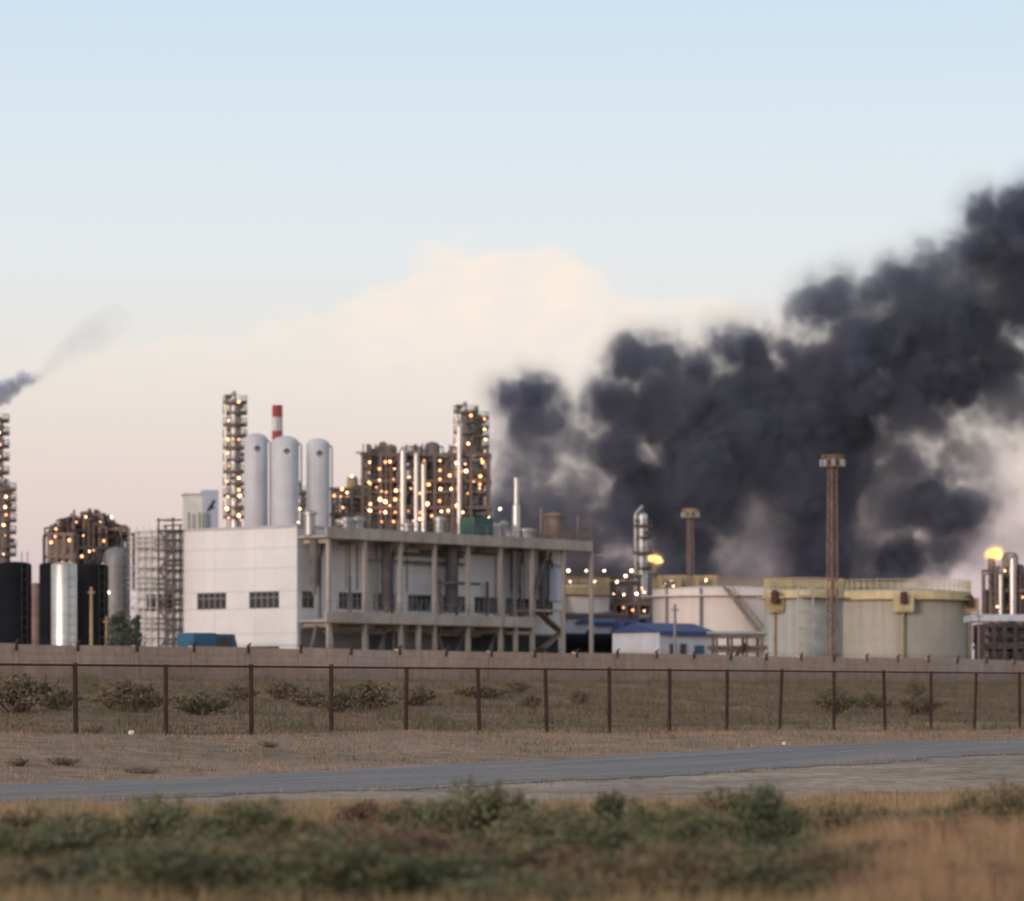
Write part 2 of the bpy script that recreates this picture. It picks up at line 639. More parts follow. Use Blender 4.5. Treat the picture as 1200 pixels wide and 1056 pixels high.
# ------------------------------------------------------------------ concrete wall round the plant
def build_wall():
    x0, y0 = to_xy(UW0, VW)
    root = thing('concrete_wall', 'long brown concrete panel wall with wire brackets on top', 'wall', (x0, y0, 0), TH)
    top = lambda u: CZ + 3.38 + 0.36 * u / 123
    variants = []
    for q in range(3):
        for mt in ('wall_concrete', 'wall_concrete_pale'):
            m = MB()
            m.box(0.03, WSP - 0.03, -0.08, 0.08, -2.2, 0)
            m.box(0.0, 0.30, -0.14, 0.14, -2.25, 0.03)
            for j in range(5):                                     # raised fields of the slab
                zz = -2.0 + j * 0.38
                m.box(0.45, WSP - 0.2, -0.105, -0.08, zz, zz + 0.30)
            variants.append(m.mesh('panel', mt))
    br = MB().bar((0, -0.17, -0.34), (0, -0.17, 0.14), 0.16).bar((0, -0.17, 0.10), (0, -0.36, 0.27), 0.09).mesh('bracket', 'dark_iron')
    wm = MB()
    for q in range(3):
        wm.cyl((0, -0.18 - 0.08 * q, 0.08 + 0.08 * q), (WSP, -0.18 - 0.08 * q, 0.08 + 0.08 * q + WSP * 0.36 / 123), 0.005, n=4)
    wire = wm.mesh('wire', 'dark_iron')
    for i in range(-3, 27):
        u = i * WSP
        pale = i in (20, 21, 22, 24) or (i < 20 and i % 9 == 5)
        z = top(u) + random.uniform(-0.05, 0.05)
        p = link('panel', variants[(i % 3) * 2 + (1 if pale else 0)], root, (u, random.uniform(-0.03, 0.03), z))
        p.rotation_euler = (random.uniform(-0.012, 0.012), 0, 0)
        link('bracket', br, root, (u + 0.15, 0, z))
        link('wire', wire, root, (u + 0.15, 0, top(u)))


build_wall()

# ------------------------------------------------------------------ the white hall with its gallery
TB = math.radians(51.3)
HX, HY = PX(348, 370), 370.0
hd, hn = (math.cos(TB), math.sin(TB)), (-math.sin(TB), math.cos(TB))


def on_line(x, O, d):
    """distance along a plan line from O in direction d at which the photograph's column x is met"""
    k = (x - 600) / F
    return (k * O[1] - O[0]) / (d[0] - k * d[1])


def hall_x(x, y=0.0):
    return on_line(x, (HX + hn[0] * y, HY + hn[1] * y), hd)


def hall_y(x):
    return on_line(x, (HX, HY), hn)


def facade(root, axis, length, rows, wins, seg, thick=0.16):
    """panels and windows of one outer wall; axis 'x': wall y=0 facing -y, axis 'y': wall x=0 facing -x"""
    def bx(m, a0, a1, z0, z1, d0, d1):
        if axis == 'x':
            m.box(a0, a1, d0, d1, z0, z1)
        else:
            m.box(d0, d1, a0, a1, z0, z1)
        return m
    g = 0.011
    for r0, r1 in zip(rows[:-1], rows[1:]):
        cuts = sorted([(w[0], w[1]) for w in wins if w[2] <= r0 + 0.01 and w[3] >= r1 - 0.01])
        spans, a = [], 0.0
        for c0, c1 in cuts:
            spans.append((a, c0))
            a = c1
        spans.append((a, length))
        for a0, a1 in spans:
            n = max(1, round((a1 - a0) / seg))
            for i in range(n):
                s0, s1 = a0 + (a1 - a0) * i / n, a0 + (a1 - a0) * (i + 1) / n
                if s1 - s0 > 0.1:
                    bx(MB(), s0 + g, s1 - g, r0 + g, r1 - g, 0.0, thick).build('panel', 'white_panel', root, 0)
    for a0, a1, z0, z1 in wins:
        w = bx(MB(), a0 + 0.03, a1 - 0.03, z0 + 0.03, z1 - 0.03, 0.17, 0.19).build('window', 'glass', root, 0)
        fr = MB()
        for b0, b1, c0, c1 in ((a0, a1, z0, z0 + 0.10), (a0, a1, z1 - 0.10, z1), (a0, a0 + 0.08, z0 + 0.1, z1 - 0.1), (a1 - 0.08, a1, z0 + 0.1, z1 - 0.1)):
            bx(fr, b0 + 0.02, b1 - 0.02, c0 + 0.02, c1 - 0.02, 0.06, 0.168)
        k = max(2, round((a1 - a0) / 0.75))
        for i in range(1, k):
            a = a0 + (a1 - a0) * i / k
            bx(fr, a - 0.05, a + 0.05, z0 + 0.12, z1 - 0.12, 0.08, 0.167)
        bx(fr, a0 + 0.1, a1 - 0.1, z0 + (z1 - z0) * 0.62, z0 + (z1 - z0) * 0.62 + 0.08, 0.075, 0.166)
        fr.build('frame', 'frame_paint', w, 0)


def build_hall():
    root = thing('production_hall', 'large white panelled hall with concrete gallery and rows of dark windows', 'building', (HX, HY, G), TB)
    Lx, Wy, Ht = hall_x(657), hall_y(158), 15.75
    MB().box(0.2, Lx, 0.2, Wy - 0.05, 0, Ht - 0.5).build('core', 'hall_core', root, 0)
    rows = [0, 2.4, 4.1, 5.3, 7.75, 9.4, 11.65, 13.6, Ht - 0.25]
    yw = [(hall_y(b), hall_y(a)) for a, b in ((231, 265), (292, 327), (172, 203))]
    wl = [(a, b, 7.75, 9.4) for a, b in yw] + [(a, b, 2.4, 4.1) for a, b in yw]
    facade(root, 'y', Wy, rows, wl, 5.6)
    xw = [(hall_x(a), hall_x(b)) for a, b in ((354, 369), (397, 425), (438, 465), (478, 506), (518, 546), (556, 584), (592, 621), (628, 648))]
    wr = [(a, b, 7.75, 9.4) for a, b in xw] + [(a, b, 2.4, 4.1) for a, b in xw]
    facade(root, 'x', Lx, rows, wr, 5.6)
    cp = MB().box(-0.06, 0.35, -0.06, Wy, Ht - 0.24, Ht).box(0.352, Lx, -0.06, 0.35, Ht - 0.24, Ht)
    cp.build('coping', 'coping', root, 0)
    MB().box(0.36, Lx, 0.36, Wy, Ht - 0.5, Ht - 0.3).build('roof', 'coping', root, 0)
    # gallery: decks carried by slim concrete columns along the long side
    yo = -3.2
    Lg = hall_x(693, yo)
    xe = hall_x(690, yo)
    dz = 14.45
    MB().box(0.05, xe, yo - 0.3, -0.07, dz, dz + 0.25).build('deck', 'concrete', root, 0)
    beam_segs = [hall_x(p, yo) for p in (385, 427, 469, 509, 548, 586, 623, 660, 690)]
    xs = [0.1] + beam_segs
    for a, b in zip(xs[:-1], xs[1:]):
        MB().box(a + 0.02, b - 0.02, yo - 0.55, yo - 0.31, dz - 0.05, dz + 1.0).build('fascia', 'concrete', root, 0)
    xm = hall_x(625, yo)
    xa_rail = hall_x(634, yo)
    MB().box(0.05, xm, yo - 0.25, -0.07, 6.35, 6.6).build('deck', 'concrete', root, 0)
    for a, b in zip(xs[:-1], xs[1:]):
        if b <= xm + 0.5:
            MB().box(a + 0.02, b - 0.02, yo - 0.48, yo - 0.26, 6.3, 7.35).build('fascia', 'concrete', root, 0)
    col = MB().box(-0.17, 0.17, -0.17, 0.17, 0, dz - 0.06).mesh('column', 'concrete', 0)
    for x in [hall_x(p, yo) for p in (385, 427, 469, 509, 548, 586, 623, 660, 693)]:
        link('column', col, root, (x, yo - 0.78 if False else yo, 0))
    half = MB().box(-0.2, 0.2, -0.2, 0.2, 0, 6.3).mesh('column', 'concrete', 0)
    for p in (490, 604):
        link('column', half, root, (hall_x(p, yo), yo, 0))
    for i, p in enumerate((385, 427, 469, 509, 548, 586, 623)):     # cross beams
        x = hall_x(p, yo)
        MB().box(x - 0.15, x + 0.15, yo + 0.21, -0.08, dz - 0.5, dz - 0.01).build('beam', 'concrete', root, 0)
        MB().box(x - 0.15, x + 0.15, yo + 0.21, -0.08, 5.9, 6.34).build('beam', 'concrete', root, 0)
    for pa, pb, mt in ((350, 383, 'bay_shade_grey'), (389, 425, 'bay_shade_grey'), (431, 467, 'bay_shade_dark'), (473, 507, 'bay_shade_grey'), (513, 546, 'bay_shade_dark'), (551, 584, 'bay_shade_black'), (589, 621, 'bay_shade_black'), (626, 655, 'bay_shade_black')):  # flat sheets for the dim ground-floor openings, their shade put into the colour
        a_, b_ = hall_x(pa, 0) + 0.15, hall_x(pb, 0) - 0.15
        gt = MB().box(a_, b_, -0.06, -0.02, 0.1, 5.6).build('shade_panel', mt, root, 0)
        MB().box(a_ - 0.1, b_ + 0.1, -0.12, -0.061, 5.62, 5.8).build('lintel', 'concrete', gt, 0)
    # ducts standing in the gallery, funnel at the foot
    for p, w, zb in ((368, 0.8, 9.0), (453, 0.95, 7.4), (529, 1.1, 7.6), (604, 0.95, 9.4), (636, 0.85, 8.6)):
        x = hall_x(p, -1.6)
        m = MB()
        m.lathe([(0.02, zb), (w * 0.26, zb), (w * 0.28, zb + 0.5), (w * 0.55, zb + 1.1), (w * 0.55, 14.3), (0.02, 14.3)], 14, (x, -1.6))
        for q in range(3):
            zz = zb + 1.6 + q * 1.5
            m.lathe([(w * 0.55, zz), (w * 0.61, zz), (w * 0.61, zz + 0.12), (w * 0.55, zz + 0.12)], 14, (x, -1.6))
        m.build('duct', 'duct', root)
        MB().tube([(x + 1.3, -1.2, 6.7), (x + 1.3, -1.2, 12.5), (x + 1.9, -1.2, 14.2)], 0.16).build('pipe', 'dark_steel', root)
    for p0, p1, z0, z1 in ((371, 358, 6.0, 1.0), (520, 545, 0.6, 6.0), (530, 512, 0.6, 5.6), (563, 580, 1.0, 5.6), (436, 452, 1.0, 6.0), (639, 626, 13.8, 9.8), (644, 660, 13.6, 10.0)):
        MB().bar((hall_x(p0, -2.2), -2.2, z0), (hall_x(p1, -2.2), -2.2, z1), 0.28).build('brace', 'duct', root)
    GR = random.Random(5)
    for k in range(26):
        x = GR.uniform(1.0, xm)
        z0, z1 = GR.choice(((7.4, 14.3), (9.6, 14.3), (0.2, 6.2), (7.4, 11.0)))
        yy = GR.choice((-0.5, -0.9, -2.6, -1.8))
        MB().cyl((x, yy, z0), (x, yy, z1), GR.choice((0.07, 0.10, 0.15)), n=8).build('pipe', GR.choice(('dark_steel', 'duct', 'grey_steel', 'cladding')), root)
    for k in range(9):
        a_ = GR.uniform(0.5, xm * 0.6)
        b_ = min(xm, a_ + GR.uniform(6, 16))
        yy, zz = GR.choice((-0.4, -0.7, -2.4)), GR.choice((10.2, 10.6, 12.6, 13.4, 13.8, 5.4, 7.9))
        MB().cyl((a_, yy, zz), (b_, yy, zz), GR.choice((0.07, 0.12, 0.16)), n=8).build('pipe', GR.choice(('dark_steel', 'duct', 'grey_steel')), root)
    for zb, xend in ((dz + 1.0, xa_rail), (7.35, xm)):
        rl = MB()
        nn = int(xend / 1.5)
        for i in range(nn + 1):
            rl.bar((0.3 + (xend - 0.4) * i / nn, yo - 0.37, zb), (0.3 + (xend - 0.4) * i / nn, yo - 0.37, zb + 1.0), 0.045)
        for zz in (0.5, 1.0):
            rl.bar((0.3, yo - 0.37, zb + zz), (xend - 0.1, yo - 0.37, zb + zz), 0.045)
        rl.build('guard_rail', 'grey_steel', root, 0)
    # the open end bay: stair flights, a green tank and landings
    for k in range(4):
        xa, xb = hall_x(630, -2), hall_x(654, -2)
        z0 = 0.4 + k * 1.9
        if k % 2:
            xa, xb = xb, xa
        st = MB().bar((xa, -2.6 + 0.5 * (k % 2), z0), (xb, -2.6 + 0.5 * (k % 2), z0 + 1.9), 0.9, 0.18)
        st.build('stair', 'brown_steel', root)
    MB().box(hall_x(626, yo), hall_x(660, yo), yo, -0.1, 8.0, 8.2).build('landing', 'concrete', root, 0)
    m = MB().lathe([(0.02, 9.0), (0.9, 9.1), (0.95, 12.4), (0.5, 12.9), (0.02, 13.0)], 16, (hall_x(652, -2.2), -2.2))
    m.build('tank', 'pale_blue', root)
    # roof edge railing at the far end
    rl = MB()
    xa = hall_x(636, yo)
    n = 12
    for i in range(n + 1):
        x = xa + (xe - xa) * i / n
        rl.bar((x, yo - 0.4, dz + 1.0), (x, yo - 0.4, dz + 2.2), 0.07)
    for zz in (1.5, 1.85, 2.2):
        rl.bar((xa, yo - 0.4, dz + zz), (xe, yo - 0.4, dz + zz), 0.07)
    rl.build('guard_rail', 'brown_steel', root, 0)
    # rooftop clutter: vents along the edge
    for p, h, w in ((363, 1.2, 1.1), (406, 0.8, 0.8), (419, 0.9, 1.2), (478, 0.6, 1.0), (515, 1.4, 0.9), (577, 1.0, 1.4), (590, 1.3, 0.6), (616, 0.7, 2.0)):
        x = hall_x(p, -1.5)
        MB().lathe([(0.02, dz + 0.26), (w / 2, dz + 0.26), (w / 2, dz + 1.0 + h), (w / 2 + 0.2, dz + 1.0 + h), (w / 2 + 0.2, dz + 1.25 + h), (0.02, dz + 1.5 + h)], 12, (x, -1.5)).build('roof_vent', 'cladding', root)
    # tall thin vent stack, and the fat stub near the end
    MB().lathe([(0.02, dz + 0.26), (0.42, dz + 0.26), (0.40, dz + 4.4), (0.26, dz + 4.5), (0.24, dz + 7.2), (0.02, dz + 7.2)], 12, (hall_x(605, -1.6), -1.6)).build('vent_stack', 'silver', root)
    MB().lathe([(0.02, dz + 0.26), (1.0, dz + 0.26), (1.0, dz + 3.4), (1.25, dz + 3.45), (1.25, dz + 3.7), (0.02, dz + 4.0)], 16, (hall_x(648, -1.6), -1.6)).build('vent_stub', 'brown_steel', root)
    for p, h in ((634, 3.2), (677, 2.6)):
        MB().cyl((hall_x(p, yo), yo, dz + 1), (hall_x(p, yo), yo, dz + 1 + h), 0.11, n=8).build('pipe', 'brown_steel', root)
    m = MB().box(hall_x(538, -0.2), hall_x(560, -0.2), -2.2, -0.2, dz + 0.26, dz + 2.9)
    m.build('plant_box', 'green_box', root, 0)
    lamp(root, (hall_x(564, -1), -2, dz + 1.6), 0.9, 'lamp_white')
    lamp(root, (hall_x(577, -1), -2, dz + 3.9), 0.9, 'lamp_white')
    lamp(root, (hall_x(564, -1), -2, dz + 3.0), 0.6, 'lamp_white')
    lamp(root, (1.2, 0.9, Ht + 0.3), 0.7, 'lamp_white')
    return root


build_hall()


# ------------------------------------------------------------------ scaffolds in front of the hall
def build_scaffold(name, label, x0, x1, ytop, Z, depth, nb, lift, mat, r, deckmat, rz=0.0):
    s0, s1 = hall_y(x0), hall_y(x1)
    W = s0 - s1
    X, Z = HX + hn[0] * s0 - hd[0] * (depth + 0.35), HY + hn[1] * s0 - hd[1] * (depth + 0.35)
    rz = TB - math.pi / 2
    root = thing(name, label, 'scaffold', (X, Z, G), rz)
    Ht = PZ(ytop, Z) - G
    n = int(Ht / lift)
    for i in range(nb + 1):
        for y in (0, depth):
            MB().cyl((W * i / nb, y, 0), (W * i / nb, y, Ht - (0.8 * ((i + int(y)) % 2))), r, n=6).build('upright', mat, root)
    for k in range(1, n + 1):
        z = k * lift
        if z > Ht - 0.3:
            break
        pa = 0.05 if k % 3 else W * 0.3
        pb = W - 0.05 if (k + 1) % 4 else W * 0.62
        MB().box(pa, pb, 0.05, depth - 0.05, z - 0.06, z).build('platform', deckmat, root, 0)
        for yy in (0, depth):
            for zz in ((0.02, 0.55, 1.05) if (k + int(yy)) % 2 else (0.02, 1.05)):
                MB().bar((-0.2 - 0.25 * (k % 2), yy, z + zz), (W + 0.2, yy, z + zz), r * 1.6).build('guard_rail', mat, root, 0)
        a, b = (0.1, W - 0.1) if k % 2 else (W - 0.1, 0.1)
        MB().bar((a, 0, z - lift), (b, 0, z), r * 1.5).build('brace', mat, root, 0)
    return root


build_scaffold('scaffold', 'dark stair scaffold standing against the white hall near its blind corner', 197, 214, 607, 368, 1.0, 2, 1.95, 'scaffold_steel', 0.10, 'brown_steel')
build_scaffold('scaffold', 'pale thin scaffold of tubes beside the dark stair scaffold', 163, 194, 616, 371, 0.9, 4, 2.0, 'cladding', 0.045, 'cladding')


# ------------------------------------------------------------------ columns, silos, stacks
def build_column(name, label, cat, x, ytop, Z, rad, plats, lamps=(), mat='cladding', mid=None, group=None, pipe=True, step=None, yside=1, lampk='lamp_warm'):
    X = PX(x, Z)
    root = thing(name, label, cat, (X, Z, G), 0, group)
    Ht = PZ(ytop, Z) - G
    prof = [(0.01, 0), (rad * 1.15, 0), (rad * 1.15, 1.5), (rad, 2.2)]
    if step:
        prof += [(rad, Ht * step), (rad * 0.78, Ht * step + rad), (rad * 0.78, Ht - rad * 0.6)]
        rt = rad * 0.78
    else:
        prof += [(rad, Ht - rad * 0.6)]
        rt = rad
    for k in range(1, 6):
        t = k / 5 * math.pi / 2
        prof.append((rt * math.cos(t), Ht - rad * 0.6 + rad * 0.6 * math.sin(t)))
    MB().lathe(prof, 24).build('vessel', mat, root)
    MB().cyl((0, 0, Ht - 0.1), (0, 0, Ht + 1.0), 0.12, n=8).build('vent_pipe', 'grey_steel', root)
    R = rad + 0.72
    pm = MB().lathe([(rad + 0.04, 0), (R, 0), (R, 0.34), (rad + 0.04, 0.34)], 16, a0=math.pi * 0.7, a1=math.pi * 2.4)
    pmesh = pm.mesh('platform', 'dark_steel', 0)
    gm = MB()
    for i in range(9):
        t = math.pi * (0.7 + 1.7 * i / 8)
        gm.bar((R * math.cos(t), R * math.sin(t), 0.14), (R * math.cos(t), R * math.sin(t), 0.95), 0.05)
    for zz in (0.5, 0.92):
        gm.lathe([(R - 0.03, zz), (R + 0.03, zz), (R + 0.03, zz + 0.06), (R - 0.03, zz + 0.06)], 16, a0=math.pi * 0.7, a1=math.pi * 2.4)
    gmesh = gm.mesh('guard_rail', 'dark_steel', 0)
    for i, y in enumerate(plats):
        z = PZ(y, Z) - G
        p = link('platform', pmesh, root, (0, 0, z))
        p.rotation_euler = (0, 0, (i % 2) * 2.2)
        link('guard_rail', gmesh, p)
    lad = MB()
    for s in (-0.22, 0.22):
        lad.bar((rad * 0.75 + s, -rad * 0.8 - 0.1, 1), (rad * 0.75 + s, -rad * 0.8 - 0.1, Ht - 1), 0.06)
    for k in range(int(Ht / 0.9)):
        lad.bar((rad * 0.75 - 0.22, -rad * 0.8 - 0.1, 1 + k * 0.9), (rad * 0.75 + 0.22, -rad * 0.8 - 0.1, 1 + k * 0.9), 0.05)
    lad.build('ladder', 'dark_steel', root, 0)
    for i, y in enumerate(plats):                       # nozzles, manways and valves at each landing
        z = PZ(y, Z) - G
        a = 3.6 + 1.9 * i
        MB().cyl((rad * 0.8 * math.cos(a), rad * 0.8 * math.sin(a), z + 0.9), ((rad + 0.5) * math.cos(a), (rad + 0.5) * math.sin(a), z + 0.9), 0.26, n=8).build('nozzle', 'brown_steel', root)
    if pipe:
        q = -(rad + 0.35)
        MB().tube([(q, -0.3, 0.5), (q, -0.3, Ht - 0.2), (0, 0, Ht + 0.9)], 0.22, 10).build('pipe', 'silver', root)
    for lx, ly in lamps:
        lamp(root, (PX(lx, Z) - X, -R - 0.1, PZ(ly, Z) - G), 0.85, lampk)
    return root


build_column('distillation_column', 'tall slim column with many lit platforms rising behind the hall roof', 'column', 275.5, 468, 455, 0.72,
             (474, 486, 500, 513, 527, 541, 555, 569, 583, 597, 608),
             [(268, 478), (281, 472), (269, 494), (268, 516), (281, 516), (268, 532), (269, 547), (281, 561), (267, 565), (281, 575), (282, 582), (268, 583), (282, 592), (267, 597), (281, 605), (269, 608), (283, 610)])

for x0, x1, yt, Z, lab in ((286, 314, 508, 430, 'white domed vertical tank beside the slim lit column'),
                           (318, 350.5, 511, 424, 'white domed vertical tank hiding part of the striped chimney, middle of three'),
                           (359, 386.5, 514, 436, 'white domed vertical tank closest to the lamp-lit steel structure')):
    r = (x1 - x0) / 2 * Z / F
    X = PX((x0 + x1) / 2, Z)
    root = thing('storage_silo', lab, 'tank', (X, Z, G), 0, 'white vertical tanks behind the hall')
    Ht = PZ(yt, Z) - G
    prof = [(0.01, 1.2), (r * 0.6, 1.25), (r, 1.9), (r, Ht - r * 0.55)] + [(r * math.cos(k / 8 * math.pi / 2), Ht - r * 0.55 + r * 0.55 * math.sin(k / 8 * math.pi / 2)) for k in range(1, 9)]
    MB().lathe(prof, 40).build('shell', 'silo_white', root)
    for a in range(4):
        t = a * math.pi / 2 + 0.6
        MB().cyl((r * 0.8 * math.cos(t), r * 0.8 * math.sin(t), 0), (r * 0.8 * math.cos(t), r * 0.8 * math.sin(t), 2.1), 0.14, n=8).build('leg', 'grey_steel', root)
    for k in range(6):
        zz = 4 + k * (Ht - 7) / 6
        MB().lathe([(r, zz), (r + 0.018, zz + 0.01), (r + 0.018, zz + 0.09), (r, zz + 0.1)], 40).build('weld_band', 'silo_white', root)
    e = MB()                                             # small dark emblem, three petals over a stem
    ze = Ht - 1.75
    for px, pz, w, h in ((-0.20, 0.02, 0.30, 0.34), (0.02, 0.14, 0.30, 0.50), (0.24, 0.04, 0.32, 0.36), (0.02, -0.24, 0.5, 0.22)):
        t = math.radians(-82) + px / r
        e.add([((r + 0.06) * math.cos(t + a / r), (r + 0.06) * math.sin(t + a / r), ze + pz + b) for a, b in ((-w / 2, 0), (0, -h / 2), (w / 2, 0), (0, h / 2))]
              + [((r - 0.1) * math.cos(t + a / r), (r - 0.1) * math.sin(t + a / r), ze + pz + b) for a, b in ((-w / 2, 0), (0, -h / 2), (w / 2, 0), (0, h / 2))],
              [(0, 1, 2, 3), (0, 4, 5, 1), (1, 5, 6, 2), (2, 6, 7, 3), (3, 7, 4, 0)])
    e.build('emblem', 'emblem_blue', root, 0)
    MB().tube([(r + 0.25, 0.2, 1), (r + 0.25, 0.2, Ht - 1.0), (r * 0.6, 0.1, Ht - 0.3)], 0.08, 8).build('pipe', 'grey_steel', root)


def build_chimney():
    Z = 500
    X = PX(325, Z)
    root = thing('chimney', 'slim chimney banded in red and white behind the vertical tanks', 'chimney', (X, Z, G))
    ys = [475, 489, 505, 520, 535, 550, 565, 580, 596, 612, 640]
    R = lambda z: 0.64 + 0.25 * (1 - z / 42)
    zs = [PZ(y, Z) - G for y in ys]
    for i, (a, b) in enumerate(zip(zs[:-1], zs[1:])):
        prof = [(R(b), b), (R(a), a)] + ([(R(a) - 0.15, a), (R(a) - 0.15, a - 1)] if i == 0 else [])
        MB().lathe(prof, 24).build('band', 'red' if i % 2 == 0 else 'chimney_white', root)
    MB().lathe([(R(0) * 1.2, 0), (R(zs[-1]), zs[-1])], 24).build('shaft', 'chimney_white', root)
    lad = MB()
    for s in (-0.2, 0.2):
        lad.bar((s + 0.2, -1.05, 1), (s + 0.2, -0.72, zs[0] - 0.3), 0.06)
    lad.build('ladder', 'grey_steel', root, 0)


build_chimney()


def build_pale_tower():
    Z = 440
    X = PX(217, Z)
    root = thing('cabin_tower', 'pale cream tower with a blue-grey panel and small dark mark above the hall roof', 'building', (X, Z, G), math.radians(10))
    W = 39 * Z / F
    Ht = PZ(574, Z) - G
    MB().box(0, W * 0.52, 0, 3.2, 0, Ht - 0.6).build('wall', 'cream', root, 0)
    MB().box(W * 0.525, W, -0.25, 3.0, 0, Ht).build('wall', 'pale_blue', root, 0)
    MB().box(-0.15, W * 0.52, -0.15, 3.35, Ht - 0.59, Ht - 0.4).build('roof', 'coping', root, 0)
    e = MB()
    cx, cz = W * 0.76, Ht - 1.9
    for a0, a1 in (((-0.35, -0.5), (0.05, 0.1)), ((0.05, 0.1), (0.4, 0.7)), ((-0.1, -0.1), (0.35, -0.15))):
        e.bar((cx + a0[0], -0.27, cz + a0[1]), (cx + a1[0], -0.27, cz + a1[1]), 0.22, 0.26)
    e.build('emblem', 'emblem_blue', root, 0)
    for p in (0.1, 0.42, 0.62):
        MB().cyl((W * p, -0.6, 0), (W * p, -0.6, Ht - 2.6), 0.12, n=8).build('pipe', 'grey_steel', root)


build_pale_tower()


# ------------------------------------------------------------------ open steel process structures
def build_structure(name, label, x0, x1, ytop, Z, depth, nbx, lift, vessels=(), lamps=(), pipes=(), rz=0.0, mat='dark_steel', nby=2, zmin=0.0, skip=0.12, lampk='lamp_warm', lamp_s=0.95, seed=1, crown=None, auto=0.35):
    R = random.Random(seed)
    W = (x1 - x0) * Z / F
    X = PX(x0, Z)
    root = thing(name, label, 'structure', (X, Z, G), rz)
    Ht = PZ(ytop, Z) - G
    tw = 0.34
    pm = MB().box(-tw / 2, tw / 2, -tw / 2, tw / 2, 0, Ht).mesh('post', mat, 0)
    for i in range(nbx + 1):
        for j in range(nby + 1):
            link('post', pm, root, (W * i / nbx, depth * j / nby, 0))
    n = max(1, round(Ht / lift))
    for k in range(1, n + 1):
        z = Ht * k / n
        m = MB()
        for j in range(nby + 1):
            m.box(-0.3, W + 0.3, depth * j / nby - 0.12, depth * j / nby + 0.12, z - 0.36, z - 0.02)
        for i in range(nbx + 1):
            m.box(W * i / nbx - 0.12, W * i / nbx + 0.12, 0.13, depth - 0.13, z - 0.34, z - 0.04)
        b = m.build('beam_level', mat, root, 0)
        if k < n or R.random() < 0.5:
            d = MB()
            for i in range(nbx):
                if R.random() > skip * 2:
                    d.box(W * i / nbx + 0.14, W * (i + 1) / nbx - 0.14, 0.14, depth * R.choice((0.5, 0.98)), z, z + 0.08)
            if d.n:
                d.build('deck', mat, root, 0)
        if k < n:
            g = MB()
            for zz in (0.6, 1.15):
                g.bar((0, -0.1, z + zz), (W, -0.1, z + zz), 0.06)
            for i in range(nbx * 3 + 1):
                g.bar((W * i / nbx / 3, -0.1, z), (W * i / nbx / 3, -0.1, z + 1.15), 0.055)
            g.build('guard_rail', mat, root, 0)
        for i in range(nbx):
            if R.random() < 0.3:
                MB().bar((W * i / nbx, 0, z - Ht / n), (W * (i + 1) / nbx, 0, z - 0.3), 0.16).build('brace', mat, root, 0)
        # exchangers, drums and pipe runs on the decks
        for i in range(nbx):
            t = R.random()
            zc = z - Ht / n
            xa, xb = W * (i + 0.12) / nbx, W * (i + 0.88) / nbx
            yy = R.uniform(0.25, 0.6) * depth
            if t < 0.28:
                r = min(0.6, Ht / n * 0.22)
                MB().cyl((xa, yy, zc + r + 0.35), (xb, yy, zc + r + 0.35), r, n=14).build('drum', R.choice(('cladding', 'duct', 'brown_steel')), root)
            elif t < 0.5:
                xx = (xa + xb) / 2
                r = min((xb - xa) * 0.24, 0.7)
                MB().lathe([(0.01, zc + 0.1), (r, zc + 0.3), (r, z - 0.7), (0.01, z - 0.45)], 14, (xx, yy)).build('drum', R.choice(('duct', 'brown_steel', 'cladding')), root)
        for i in range(nbx):
            if R.random() < auto:
                lamp(root, (W * (i + R.uniform(0.2, 0.8)) / nbx, R.choice((-0.25, -0.25, depth * 0.45)), z - R.uniform(0.5, 1.2)), 0.75, 'lamp_warm')
        for q in range(4):
            yy, zz = R.uniform(0.05, 0.9) * depth, z - R.uniform(0.5, 1.9)
            MB().cyl((0, yy, zz), (W, yy, zz), R.uniform(0.08, 0.2), n=8).build('pipe', R.choice(('cladding', 'brown_steel', 'silver')), root)
    for vx, vt, r, mt in vessels:
        xx = PX(vx, Z) - X
        h = PZ(vt, Z) - G
        MB().lathe([(0.01, 0), (r, 0), (r, h - r * 0.6), (r * 0.75, h - r * 0.2), (0.01, h)], 16, (xx, depth * 0.35)).build('vessel', mt, root)
        if r > 0.5:
            MB().lathe([(r + 0.03, h - 2.6), (r + 0.8, h - 2.6), (r + 0.8, h - 2.46), (r + 0.03, h - 2.46)], 14, (xx, depth * 0.35)).build('platform', mat, root, 0)
    for vx, vt, r, mt in pipes:
        xx = PX(vx, Z) - X
        h = PZ(vt, Z) - G
        MB().tube([(xx, -0.5, 0), (xx, -0.5, h), (xx, depth * 0.4, h + 0.4)], r, 10).build('pipe', mt, root)
    for q in range(crown[0] if crown else 0):               # risers, vents and stub pipes of uneven height
        t = R.random()
        xx, yy = W * t, depth * R.random()
        hh = Ht + crown[1](t) * Z / F * R.uniform(0.55, 1.05)
        MB().cyl((xx, yy, Ht * 0.45), (xx, yy, hh), R.choice((0.08, 0.10, 0.14, 0.20)), n=8).build('riser', R.choice((mat, mat, 'dark_steel', 'brown_steel')), root)
        if R.random() < 0.5:
            xb = xx + R.uniform(-1.8, 1.8)
            MB().tube([(xx, yy, hh - 0.3), (xb, yy, hh - 0.3), (xb, yy, Ht * 0.7)], 0.11, 6).build('pipe', R.choice((mat, 'brown_steel')), root)
        if R.random() < 0.35:
            MB().box(xx - 0.9, xx + 0.9, yy - 0.6, yy + 0.6, hh - 1.1, hh - 1.0).build('landing', mat, root, 0)
    c_, s_ = math.cos(rz), math.sin(rz)
    for lx, ly in lamps:
        lxx = (PX(lx, Z) - X)
        lamp(root, (lxx / max(c_, 0.3), -0.35, PZ(ly, Z) - G), lamp_s, lampk)
    return root


